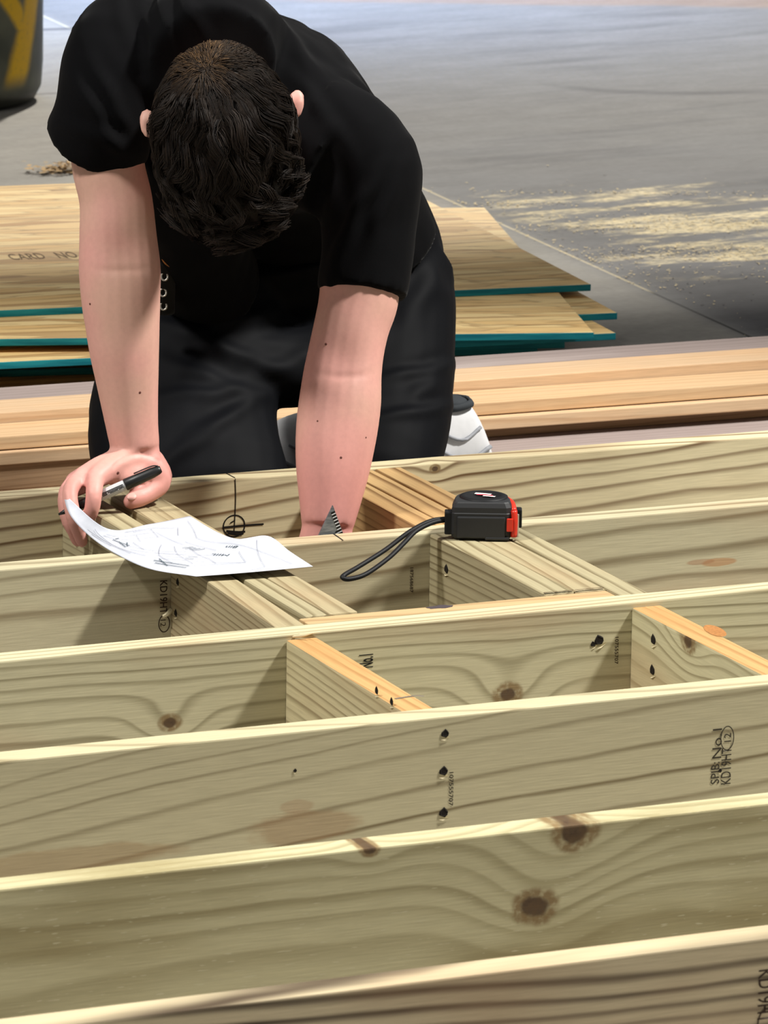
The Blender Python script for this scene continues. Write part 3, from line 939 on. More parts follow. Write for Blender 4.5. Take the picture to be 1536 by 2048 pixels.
PEN0, PEN1 = at(322, 938, y=.600), at(117, 1029, y=.632)
def pen():
    d = nrm(PEN1 - PEN0); L = np.linalg.norm(PEN1 - PEN0)
    e = empty('marker_pen'); tag(e, 'black capped marker pen with a silver grey barrel, held in the right hand', 'marker')
    cap_l = L * .345
    V, F = lathe([(0, .0040), (.003, .0055), (.012, .0068), (cap_l * .6, .0072), (cap_l, .0078), (cap_l + .001, .0070)], PEN0, d)
    c = mesh_obj('cap', V, F, rubber, e, True)
    a = nrm(np.cross(d, (0, 0, 1))); up = np.cross(a, d); up = up if up[2] > 0 else -up
    V, F = tube([PEN0 + up * .0052 + d * .002, PEN0 + up * .0083 + d * .010, PEN0 + up * .0090 + d * .034], [(.0022, .0008)] * 3, ref=a, n=8)
    mesh_obj('clip', V, F, rubber, c, True)
    s0, s1 = cap_l, L * .63
    V, F = lathe([(s0, .0060), (s0 + .002, .0069), ((s0 + s1) / 2, .0070), (s1, .0064)], PEN0, d)
    bm_ = mesh_obj('barrel', V, F, plain('silver_grey_barrel', (188, 190, 192), .4, grain=.06), e, True)
    # printed block on the barrel
    front = nrm(CAM - PEN0); front = nrm(front - d * (front @ d))
    for k, (q, l_, h_) in enumerate(((.10, .010, .0042), (.45, .016, .0040), (.80, .009, .0030))):
        cc = PEN0 + d * (s0 + (s1 - s0) * (q * .8 + .12)) + front * .0072
        side = np.cross(front, d)
        for r in range(3):
            o_ = cc + side * (r - 1) * .0018
            mesh_obj('print', *ribbon([o_ - d * l_ / 2, o_ - d * l_ / 6, o_ + d * l_ / 2 * (1 - .3 * r)], front, .0010, .0), ink, bm_)
    V, F = lathe([(s1, .0063), (L * .80, .0056), (L * .86, .0050), (L * .90, .0036), (L * .95, .0028), (L, .0012)], PEN0, d)
    mesh_obj('tip', V, F, rubber, e, True)


pen()


# ------------------------------------------------------------------ tape measure lying on its side
def tape():
    org = Vector(at(965, 1080, z=HT))                 # front edge centre
    fx = nrm(at(1030, 1078, z=HT) - at(900, 1076, z=HT)); fy = np.array([-fx[1], fx[0], 0])
    e = empty('tape_measure', tuple(org)); e.rotation_euler = (0, 0, math.atan2(fx[1], fx[0]))
    tag(e, 'black and red tape measure with a wrist strap, lying on its side', 'tape measure')
    blk = plain('tape_rubber', (38, 39, 41), .55, grain=.08, gscale=900, spec=.4)
    dark = plain('tape_shell', (22, 23, 25), .55, grain=.05, spec=.25)
    red = plain('tape_red_bumper', (206, 46, 26), .4, grain=.05, spec=.5)
    H = .047
    def outline(k=1.0, ox=0.0, oy=0.0):
        pts = [(-.036, .000), (.030, .000), (.036, .004), (.038, .012), (.038, .030)]
        for a in np.linspace(0, 180, 15):
            pts.append((-.001 + .0375 * math.cos(math.radians(a)), .034 + .037 * math.sin(math.radians(a))))
        pts += [(-.0395, .020), (-.0395, .004)]
        c = np.array([0, .033])
        return [tuple(c + (np.array(p) - c) * k + np.array([ox, oy])) for p in pts]
    def slab(name, layers, mat, parent, smooth=False):
        V, F = [], []
        n = len(layers[0][0])
        for pts, z in layers:
            V += [(x, y, z) for x, y in pts]
        for j in range(len(layers) - 1):
            for k in range(n):
                k2 = (k + 1) % n
                F.append((j * n + k, j * n + k2, (j + 1) * n + k2, (j + 1) * n + k))
        F.append(tuple(range(n))[::-1]); F.append(tuple((len(layers) - 1) * n + k for k in range(n)))
        return mesh_obj(name, V, F, mat, parent, smooth)
    O = outline
    case = slab('case', [(O(.90), 0), (O(.97), .003), (O(1.0), .007), (O(1.0), H * .70), (O(.975), H * .72), (O(.965), H * .86), (O(.90), H * .97), (O(.86), H)], blk, e)
    # raised disc and printed badge on the upper side
    V, F = [], []
    N = 36
    for r, z in ((.030, H - .003), (.030, H + .0012), (.0275, H + .0022), (.0215, H + .0024), (.0205, H + .0012), (.0, H + .0012)):
        for k in range(N):
            t = 2 * math.pi * k / N
            V.append((.001 + max(r, .0004) * math.cos(t), .036 + max(r, .0004) * math.sin(t), z))
    for j in range(5):
        for k in range(N):
            F.append((j * N + k, j * N + (k + 1) % N, (j + 1) * N + (k + 1) % N, (j + 1) * N + k))
    disc = mesh_obj('side_disc', V, F, dark, e, True)
    white = plain('badge_white', (226, 214, 210), .5); pink = plain('badge_red', (176, 30, 52), .5)
    zz = H + .0026
    mesh_obj('badge', *ribbon([(-.010, .044, zz), (-.002, .042, zz), (.010, .038, zz)], (0, 0, 1), .0080, 0), white, disc)
    mesh_obj('badge', *ribbon([(-.008, .036, zz + .0003), (.002, .035, zz + .0003), (.012, .031, zz + .0003)], (0, 0, 1), .0045, 0), pink, disc)
    mesh_obj('badge', *ribbon([(.000, .030, zz + .0003), (.008, .028, zz + .0003), (.015, .025, zz + .0003)], (0, 0, 1), .0050, 0), white, disc)
    # rubber side panel toward the camera: shallow moulded step and lower lip
    bm_obj('side_panel', box_bm(.060, .004, H * .58, .0018), blk, e, (-.002, -.0005, H * .34))
    bm_obj('foot_lip', box_bm(.030, .004, .004, .0015), blk, e, (.018, -.0012, .0022))
    # red mouth bumper, hook and brake lever at the right end
    V, F = join([tube([(.0372, .030, z_) for z_ in ()] or [(.0385, .004, .004), (.0395, .004, H * .5), (.0385, .006, H * .78)], [(.0042, .0050)] * 3, n=10),
                 tube([(.0385, .006, H * .76), (.036, .022, H * .90), (.030, .044, H * .93)], [(.0040, .0034), (.0040, .0034), (.0030, .0026)], n=10)])
    bmp = mesh_obj('mouth_bumper', V, F, red, e, True)
    bm_obj('side_bumper', box_bm(.008, .003, H * .36, .0014), red, e, (.0336, -.0012, H * .42))
    steel = plain('hook_steel', (206, 204, 200), .3, metal=.6)
    bm_obj('hook', box_bm(.0022, .0030, H * .62, .0006), steel, e, (.0438, .0050, H * .38))
    bm_obj('blade_end', box_bm(.0016, .0060, H * .52, .0004), plain('blade_yellow', (228, 190, 60), .4), e, (.0420, .0105, H * .38))
    bm_obj('belt_clip', box_bm(.0100, .018, H * .50, .002), dark, e, (.0440, .034, H * .46))
    bm_obj('strap_lug', box_bm(.010, .018, H * .62, .002), dark, e, (-.0425, .012, H * .42))
    # wrist strap: a stiff loop hanging over the open bay
    P = [at(899, 1037, y=.352), at(862, 1042, y=.346), at(820, 1063, y=.338), at(770, 1100, y=.326), at(716, 1134, y=.305), at(690, 1149, y=.292),
         at(686, 1156, y=.288), at(700, 1158, y=.286), at(732, 1148, y=.292), at(776, 1117, y=.306), at(806, 1088, y=.320), at(832, 1062, y=.332), at(866, 1045, y=.342), at(898, 1039, y=.349)]
    V, F = tube(P, [(.0030, .0036)] * len(P), ref=(0, .3, 1), n=8, m=80)
    inv = Matrix.LocRotScale(e.location, e.rotation_euler, None).inverted()
    mesh_obj('wrist_strap', [tuple(inv @ Vector(v)) for v in V], F, dark, e, True)


tape()


# ------------------------------------------------------------------ steel rafter square standing behind the joist
def square():
    y0 = .4180
    A = at(666, 1011, y=y0); Bl = at(640, 1066, y=y0); Br = at(686, 1066, y=y0)
    dl, dr = nrm(Bl - A), nrm(Br - A)
    tlen = .185
    Bl, Br = A + dl * tlen, A + dr * tlen
    e = empty('rafter_square', tuple(Bl * .5 + Br * .5)); inv = np.array(e.location)
    tag(e, 'grey steel triangular square with black ticks, held behind a joist', 'square')
    m = Mat('brushed_steel')
    x, y, z = m.coords()
    n = m.noise(m.vec(x * 80, y * 80, z * 500), 1.0, 3)
    m.color(m.mix(n.step(.3, .7), lin(108, 116, 124), lin(146, 152, 158))).rough(.4).set(Metallic=.6)
    t = np.array([0, .0025, 0])
    cen = (A + Bl + Br) / 3
    ho = [cen + (q - cen) * .42 for q in (A, Bl, Br)]
    V = [A, Bl, Br, *ho]; V = V + [v + t for v in V]
    F = []
    for a, b in ((0, 1), (1, 2), (2, 0)):
        F += [(a, b, b + 3, a + 3), (a + 6, a + 9, b + 9, b + 6), (a, a + 6, b + 6, b), (a + 3, b + 3, b + 9, a + 9)]
    mesh_obj('plate', [v - inv for v in V], F, m.mat, e)
    tk, tw = [], []
    inn = nrm(dl - dr * (dl @ dr))
    for k in range(2, 40):
        p = A + dr * (.0042 * k) + np.array([0, -.0002, 0]) + inn * .0004
        ln = .0085 if k % 8 == 0 else .0055
        tk.append(ribbon([p - inv, p + inn * ln / 2 - inv, p + inn * ln - inv], (0, -1, 0), .0021, .0002))
        q = p + dr * .0021
        tw.append(ribbon([q - inv, q + inn * ln / 2 - inv, q + inn * ln - inv], (0, -1, 0), .0012, .0002))
    mesh_obj('tick_marks', *join(tk), ink, e)['kind'] = 'stuff'; mesh_obj('tick_gaps', *join(tw), plain('tick_white', (214, 218, 222), .5), e)['kind'] = 'stuff'
    # fence flange along the far leg
    V, F = tube([Bl, Br], [(.010, .003)] * 2, ref=(0, 1, 0), n=8, m=2)
    mesh_obj('fence', [np.asarray(v) - inv for v in V], F, m.mat, e)


square()
# ------------------------------------------------------------------ the kneeling person
def px_r(p, wpx):
    """real half width of something wpx pixels wide at point p"""
    return wpx / 2 * ((np.asarray(p) - CAM) @ CF) / F_PX


def skin_material():
    m = Mat('skin')
    x, y, z = m.coords()
    n = m.noise(m.vec(x * 9, y * 9, z * 9), 1.0, 3)
    f = m.noise(m.vec(x * 160, y * 160, z * 160), 1.0, 3)
    c = m.mix(n.step(.3, .72), lin(212, 168, 150), lin(218, 160, 150))
    c = m.mix(z.step(.20, .34, .55, 0.0), c, lin(222, 150, 144))          # flushed hands
    c = m.scale(c, f.step(.2, .8, .95, 1.04, 'LINEAR'))
    m.color(c).rough(.5).bump(f, .12, .0008)
    return m.mat


skin = skin_material()
R_ARM = [(330, 143, 290, .722), (400, 158, 305, .712), (470, 158, 314, .702), (535, 157, 322, .695), (600, 162, 321, .690), (650, 170, 320, .686), (700, 178, 319, .682),
         (750, 189, 318, .679), (800, 200, 317, .676), (850, 211, 317, .672), (895, 221, 320, .668)]
L_ARM = [(600, 637, 797, .585), (650, 628, 780, .575), (700, 617, 769, .565), (750, 606, 764, .556), (800, 598, 763, .548), (850, 592, 757, .540), (900, 590, 748, .532),
         (950, 592, 737, .524), (1000, 597, 723, .516), (1050, 602, 708, .508)]


def arm(rows, head_pts, head_r, flat):
    P, R = list(head_pts), list(head_r)
    for (py, xl, xr, yy) in rows:
        p = at((xl + xr) / 2, py, y=yy); P.append(p); r = px_r(p, xr - xl); R.append((r, r * flat))
    return P, R


RS, LS = at(218, 160, y=.750), at(735, 345, y=.632)
rp, rr = arm(R_ARM, [RS, at(214, 250, y=.735)], [(.050, .055), (.050, .054)], .96)
lp, lr = arm(L_ARM, [LS, at(728, 470, y=.610), at(722, 540, y=.596)], [(.050, .055), (.052, .054), (.051, .052)], .96)
W = rp[-1]
CAMX = CR
# right hand
hand = []
hand.append(tube([rp[-1], at(268, 925, y=.664), at(240, 938, y=.660)], [(.031, .024), (.034, .023), (.036, .020)], ref=CR, n=16, roundcap=True))
KN = [at(190, 958, y=.632), at(166, 952, y=.655), at(150, 962, y=.682), at(142, 978, y=.706)]
FING = [[KN[0], at(188, 985, y=.610), at(185, 1014, y=.606), at(179, 1036, y=.612)],
        [KN[1], at(141, 980, y=.628), at(146, 1030, y=.610), at(164, 1083, y=.622)],
        [KN[2], at(131, 990, y=.660), at(138, 1038, y=.646), at(154, 1082, y=.652)],
        [KN[3], at(128, 1000, y=.690), at(134, 1040, y=.684), at(146, 1068, y=.688)]]
FR = [(.0122, .0110, .0103, .0082), (.0120, .0106, .0100, .0082), (.0116, .0102, .0094, .0078), (.0106, .0090, .0082, .0068)]
for i in range(4):
    hand.append(tube([at(262 - 6 * i, 922, y=.655 + .010 * i), (KN[i] + at(240, 930, y=.66)) / 2 + np.array([0, 0, .002]), KN[i]], [.021, .0175, .0128], n=12, roundcap=True))
    hand.append(tube(FING[i], FR[i], n=12, roundcap=True))
TH_ = [at(292, 930, y=.655), at(318, 962, y=.648), at(300, 984, y=.640), at(276, 996, y=.634), at(262, 1003, y=.632)]
hand.append(tube(TH_, [.022, .0165, .0130, .0125, .0108], n=14, roundcap=True))
hand.append(tube([at(300, 925, y=.675), at(318, 955, y=.668), at(308, 972, y=.668)], [.020, .018, .012], n=12, roundcap=True))
# left hand, out of sight behind the joist, closed on the square
LH = lp[-1]
lh_c = LH + np.array([-.012, -.012, -.060])
hand.append(tube([LH, LH + np.array([-.006, -.006, -.03]), lh_c], [(.032, .024), (.036, .022), (.038, .020)], ref=CR, n=16, roundcap=True))
for i in range(4):
    k0 = lh_c + np.array([-.030 + .020 * i, -.012, -.002 - .004 * abs(i - 1)])
    hand.append(tube([lh_c + np.array([-.02 + .013 * i, 0, 0]), k0, k0 + np.array([0, -.022, -.018]), k0 + np.array([0, -.018, -.034])], [.014, .0108, .0095, .0080], n=10, roundcap=True))
hand.append(tube([LH + np.array([.028, -.005, -.03]), LH + np.array([.038, -.026, -.05]), LH + np.array([.024, -.044, -.062])], [.014, .012, .009], n=10, roundcap=True))

# head: crown toward the camera, face to the floor
HC = at(447, 264, y=.515)
c_ax = nrm(np.array([-.34, -.86, -.20]))
l_ax = nrm(CR + CU * .118); l_ax = nrm(l_ax - c_ax * (l_ax @ c_ax))
f_ax = nrm(np.cross(c_ax, l_ax));  f_ax = f_ax if f_ax[2] < 0 else -f_ax
body = [tube(rp, rr, ref=CR, n=20), tube(lp, lr, ref=CR, n=20)] + hand
# elbow and forearm muscle
NB = at(420, 100, y=.700)
head = [ellipsoid(HC, (l_ax, f_ax, c_ax), (.077, .098, .088)),
        ellipsoid(HC + f_ax * .050 - c_ax * .060, (l_ax, f_ax, c_ax), (.060, .062, .085)),
        ellipsoid(HC + f_ax * .072 - c_ax * .120, (l_ax, f_ax, c_ax), (.036, .034, .030)),
        tube([HC + f_ax * .088 - c_ax * .030, HC + f_ax * .108 - c_ax * .062, HC + f_ax * .112 - c_ax * .072], [.010, .013, .011], ref=l_ax, n=10, roundcap=True),
        tube([HC + f_ax * .095 - c_ax * .100 - l_ax * .022, HC + f_ax * .105 - c_ax * .100, HC + f_ax * .095 - c_ax * .100 + l_ax * .022], [.006, .008, .006], n=8, roundcap=True),
        tube([HC - c_ax * .03 + f_ax * .004, (HC + NB) / 2 - c_ax * .045 + f_ax * .012, NB + f_ax * .02], [(.056, .052), (.056, .052), (.068, .056)], ref=l_ax, n=18)]
for s in (-1, 1):
    head.append(ellipsoid(HC + f_ax * .088 - c_ax * .038 + l_ax * s * .032, (l_ax, f_ax, c_ax), (.015, .010, .010)))
# ears
EARS = [at(588, 208, y=.560), at(300, 246, y=.560)]
for s, e_ in ((1, EARS[0]), (-1, EARS[1])):
    e2 = e_ + l_ax * s * .004
    head.append(tube([e2 - l_ax * s * .014 + c_ax * .004, e2 + CU * .011 - c_ax * .004, e2 + CU * .002 + l_ax * s * .003, e2 - CU * .012, e2 - CU * .016 - l_ax * s * .008],
                     [.005, .0062, .0066, .0055, .0040], ref=c_ax, n=10, roundcap=True))
# torso, hips and legs under the clothes
SP = [np.array(v) for v in ((.285, 1.14, .37), (.240, 1.09, .50), (.130, .96, .615), (.030, .80, .665), (-.030, .70, .690))]
lat = nrm(LS - RS)
lat0 = nrm(np.array([1, .05, -.1]))
torso = tube(SP, [(.150, .105), (.135, .100), (.150, .108), (.158, .100), (.075, .070)], ref=lat, n=24)
HIP_R, HIP_L = np.array([.145, 1.10, .345]), np.array([.385, 1.10, .340])
KNE_R, KNE_L = np.array([.005, .885, .070]), np.array([.262, .885, .070])
ANK_R, ANK_L = np.array([.175, 1.270, .075]), np.array([.470, 1.300, .075])
legs = [tube([HIP_R, (HIP_R + KNE_R) / 2, KNE_R], [.080, .072, .058], n=16, roundcap=True), tube([HIP_L, (HIP_L + KNE_L) / 2, KNE_L], [.080, .072, .058], n=16, roundcap=True),
        tube([KNE_R, (KNE_R + ANK_R) / 2, ANK_R], [.052, .050, .034], n=16, roundcap=True), tube([KNE_L, (KNE_L + ANK_L) / 2, ANK_L], [.052, .050, .034], n=16, roundcap=True)]
shl = [ellipsoid(RS, (lat, (0, 0, 1), nrm(np.cross(lat, (0, 0, 1)))), (.055, .060, .056)), ellipsoid(LS, (lat, (0, 0, 1), nrm(np.cross(lat, (0, 0, 1)))), (.055, .060, .056)),
       tube([RS, SP[3], LS], [.055, .085, .055], n=16)]
def flesh(co, no):
    d = np.zeros(len(co))
    # elbow creases
    for (cpt, r, a) in ((at(245, 541, y=.650), .030, .0018), (at(690, 752, y=.510), .030, .0015)):
        q = co - cpt
        d -= a * np.exp(-(q[:, 2] / .0050) ** 2) * np.exp(-(q[:, 0] / r) ** 2) * np.exp(-(np.maximum(q[:, 1], 0) / .03) ** 2)
    # hollow above the crease
    for (cpt, r, a) in ((at(252, 505, y=.650), .036, .009), (at(682, 715, y=.510), .036, .009)):
        q = co - cpt
        d -= a * np.exp(-((q ** 2).sum(1)) / r ** 2)
    # wrist crease, right
    q = co - at(272, 908, y=.640)
    zz_ = q[:, 2] - (-.010 * (q[:, 0] / .03) ** 2)
    d -= .0014 * np.exp(-(zz_ / .0022) ** 2) * (np.abs(q[:, 0]) < .035)
    return d


person = remesh('person', body + head + [torso] + legs + shl, .0030, 7, skin, None, flesh)
tag(person, 'dark-haired person in a black t-shirt kneeling and leaning over the timber frame', 'person')
# thumb nail
nn_ = nrm((-.25, -.62, .70)); nd_ = nrm(TH_[3] - TH_[4])
nn_ = nrm(nn_ - nd_ * (nn_ @ nd_))
mesh_obj('thumb_nail', *ellipsoid(TH_[4] + nn_ * .0102, (nd_, np.cross(nn_, nd_), nn_), (.0072, .0058, .0020), 16, 10), plain('nail_pink', (208, 158, 148), .45, spec=.3), person, True)
# moles on the forearms, found on the skin itself
from mathutils.bvhtree import BVHTree
_bv = BVHTree.FromPolygons([v.co for v in person.data.vertices], [p.vertices[:] for p in person.data.polygons])
mole_m = plain('mole_brown', (104, 62, 54), .6)
for px, py, r in ((682, 915, .0016), (652, 688, .0018), (635, 842, .0013), (732, 875, .0011), (180, 608, .0016), (280, 785, .0017), (236, 946, .0020)):
    dv = Vector(CF + CR * (px - IW / 2) / F_PX - CU * (py - IH / 2) / F_PX).normalized()
    hit, hn, _, _ = _bv.ray_cast(Vector(CAM), dv)
    if hit is not None:
        n_ = np.array(hn); u_ = nrm(np.cross(n_, (0, 0, 1))); w_ = np.cross(n_, u_)
        mesh_obj('mole', *ellipsoid(np.array(hit), (u_, w_, n_), (r, r, .0006), 10, 6), mole_m, person, True)


# ---- clothes
def folds(co, specs):
    """soft cloth folds: each spec (centre, direction along the fold, across, length, width, height)"""
    d = np.zeros(len(co))
    for c_, u, v, L_, w, h in specs:
        q = co - np.asarray(c_)
        a = q @ nrm(u); b = q @ nrm(v)
        b2 = b + .12 * w * np.sin(a / L_ * 5)
        d += h * np.exp(-(a / L_) ** 2) * (np.exp(-(b2 / w) ** 2) - .55 * np.exp(-((b2 - 1.7 * w) / w) ** 2))
    return d


def cloth_noise(co, amp, s, seed=0):
    out = np.empty(len(co))
    for i, p in enumerate(co):
        out[i] = mnoise.noise(Vector((p[0] * s + seed, p[1] * s, p[2] * s * .7)))
    return out * amp


def cloth(name, rgb, rough, sheen, weave=900.0, spec=.3):
    m = Mat(name)
    x, y, z = m.coords()
    n = m.noise(m.vec(x * 14, y * 14, z * 14), 1.0, 3)
    w = m.noise(m.vec(x * weave, y * weave, z * weave), 1.0, 2)
    m.color(m.scale(m.vec(*lin(*rgb)), n.step(.2, .8, .85, 1.15, 'LINEAR'))).rough(rough).bump(w, .2, .0005)
    m.set(Sheen_Weight=sheen, Sheen_Roughness=.35)
    m.bsdf.inputs['Specular IOR Level'].default_value = spec
    return m.mat


black = cloth('black_cotton', (8, 8, 10), .9, .03, spec=.09)
navy = cloth('dark_track_fabric', (4, 5, 9), .70, .0, spec=.12)

cross_t = nrm(np.cross(lat, (0, 0, 1)))
# sleeve hems
RH, LHm = at(190, 289, y=.748), at(724, 588, y=.590)
shirt = [
    tube([SP[0] + np.array([-.01, -.01, .055]), SP[1], SP[2] + np.array([-.01, 0, .01]), SP[3] + np.array([0, 0, .008]), (SP[3] * .25 + SP[4] * .75)], [(.182, .140), (.168, .132), (.180, .136), (.186, .126), (.110, .090)], ref=lat, n=28, m=30),
    tube([RS + np.array([.05, .03, .03]), at(232, 120, y=.748), at(216, 222, y=.726), RH], [(.064, .085), (.066, .080), (.067, .072), (.0685, .070)], ref=CR, n=24, m=16),
    tube([LS + np.array([-.05, .05, .05]), LS + np.array([.002, .004, .012]), at(733, 470, y=.612), LHm], [(.072, .085), (.068, .080), (.0610, .068), (.0575, .062)], ref=CR, n=24, m=16),
    tube([RS + np.array([.03, 0, .01]), SP[3] + np.array([0, -.02, .02]), LS + np.array([-.03, 0, .01])], [.078, .105, .078], n=20),
    tube([SP[2] * .3 + SP[3] * .7 + np.array([-.01, .02, .05]), NB + np.array([.0, .02, .0]), NB * .46 + HC * .54 - c_ax * .024 + np.array([0, .014, .026])], [(.10, .09), (.096, .088), (.084, .080)], ref=l_ax, n=20),
    tube([LS + np.array([-.02, .06, .06]), np.array([.135, .86, .68]), np.array([.18, 1.00, .60])], [.060, .085, .095], n=18),
    tube([at(390, 300, y=.80), at(378, 400, y=.86), at(392, 500, y=.95), at(420, 570, y=1.02)], [.070, .074, .072, .070], n=18),
    tube([RS + np.array([.02, .06, .04]), np.array([-.04, .90, .70]), np.array([.10, 1.02, .62])], [.060, .085, .085], n=18),
]
def shirt_def(co, no):
    d = cloth_noise(co, .004, 9, 3.0)
    d += cloth_noise(co, .0022, 24, 7.0)
    S_ = []
    for px, py, yy, ux, uy, h in ((250, 40, .80, .30, 1, .006), (290, 30, .80, .32, 1, .006), (330, 40, .80, .30, 1, .005), (380, 30, .82, .5, 1, .004), (200, 240, .70, .6, 1, .006), (230, 215, .70, .5, 1, .005), (220, 285, .69, 1, .35, .004),
                              (560, 60, .82, 1, .8, .006), (600, 120, .78, .8, 1, .006), (640, 230, .72, .7, 1, .005), (730, 400, .60, .6, -1, .006), (770, 420, .60, .4, -1, .005), (690, 480, .58, .4, -1, .004)):
        u = CR * ux - CU * uy; u = nrm(u); v = nrm(np.cross(u, CF))
        S_.append((at(px, py, y=yy), u, v, .055, .010, h))
    d += folds(co, S_)
    return d


tee = remesh('t_shirt', shirt, .0055, 8, black, person, shirt_def)
tee['label'] = 'plain black short-sleeved t-shirt'

pants = [
    tube([np.array([.06, .985, .296]), np.array([.19, .99, .276]), np.array([.34, .99, .290])], [(.055, .060), (.055, .065), (.055, .060)], ref=(0, 0, 1), n=18),
    tube([SP[1] + np.array([.0, 0, -.02]), SP[0], SP[0] + np.array([.005, .0, -.07])], [(.165, .135), (.192, .150), (.185, .135)], ref=lat0, n=28),
    tube([HIP_R + np.array([-.01, .02, .03]), np.array([.034, .985, .225]), KNE_R + np.array([.006, -.002, .070]), KNE_R + np.array([.0, 0, .0])], [(.112, .105), (.127, .095), (.127, .080), (.110, .070)], ref=CR, n=24),
    tube([HIP_L + np.array([.0, .02, .03]), HIP_L * .5 + KNE_L * .5 + np.array([.006, -.01, .02]), KNE_L + np.array([.006, -.002, .070]), KNE_L + np.array([.0, 0, .0])], [(.100, .105), (.096, .095), (.090, .080), (.086, .070)], ref=CR, n=24),
    tube([KNE_R + np.array([0, .02, .0]), (KNE_R + ANK_R) / 2, ANK_R], [(.085, .068), (.075, .062), (.055, .050)], ref=CR, n=20, roundcap=True),
    tube([KNE_L + np.array([0, .02, .0]), (KNE_L + ANK_L) / 2, ANK_L], [(.080, .068), (.070, .062), (.052, .050)], ref=CR, n=20, roundcap=True),
]
def pants_def(co, no):
    d = cloth_noise(co, .003, 8, 11.0) + cloth_noise(co, .0010, 22, 17.0)
    S_ = []
    for px, py, yy, ux, uy, L_, w, h in ((430, 690, .95, 1, .40, .10, .010, .009), (400, 640, .98, 1, -.1, .05, .008, .006), (430, 760, .93, 1, .38, .07, .009, .007), (400, 790, .92, 1, -.05, .06, .008, .007), (430, 850, .90, 1, -.62, .08, .009, .008),
                                  (380, 900, .88, 1, -.7, .06, .008, .006), (480, 640, .99, 1, -.25, .09, .010, .006), (560, 740, .97, 1, -.5, .05, .010, .006), (820, 750, .98, 1, -.22, .06, .007, .006), (815, 830, .94, 1, -.18, .06, .007, .007),
                                  (840, 600, 1.05, .5, -1, .05, .014, .008), (860, 560, 1.06, .6, 1, .04, .012, .006), (850, 780, .96, 1, -1, .03, .010, .005)):
        u = nrm(CR * ux - CU * uy); v = nrm(np.cross(u, CF))
        S_.append((at(px, py, y=yy), u, v, L_, w * 1.2, h * .75))
    return d + folds(co, S_)


trs = remesh('trousers', pants, .0055, 7, navy, person, pants_def)
trs['label'] = 'dark navy track trousers, creased at the hips'


# ---- belt pouch strap with grommets at the right hip
pc = [at(332, 518, y=.880), at(331, 570, y=.905), at(330, 625, y=.930)]
V, F = tube(pc, [(.013, .006)] * 3, ref=CR, n=12)
pouch = mesh_obj('pouch', V, F, cloth('dark_webbing', (13, 13, 13), .8, .05), person, True)
met = plain('grommet_metal', (190, 186, 176), .35, metal=.7)
for px, py, yy in ((329, 553, .888), (326, 585, .903), (327, 612, .916)):
    c_ = at(px, py, y=yy)
    t_ = [c_ + CR * .0042 * math.cos(a) + CU * .0052 * math.sin(a) for a in np.linspace(0, 2 * math.pi, 13)]
    V, F = tube(t_, [.0014] * 13, ref=CF, n=6, m=26)
    mesh_obj('grommet', V, F, met, pouch, True)
V, F = tube([at(322, 513, y=.872), at(330, 526, y=.872), at(341, 534, y=.872)], [.0012, .0012, .0010], n=6)
mesh_obj('cord', V, F, plain('tan_cord', (172, 112, 58), .7), pouch, True)


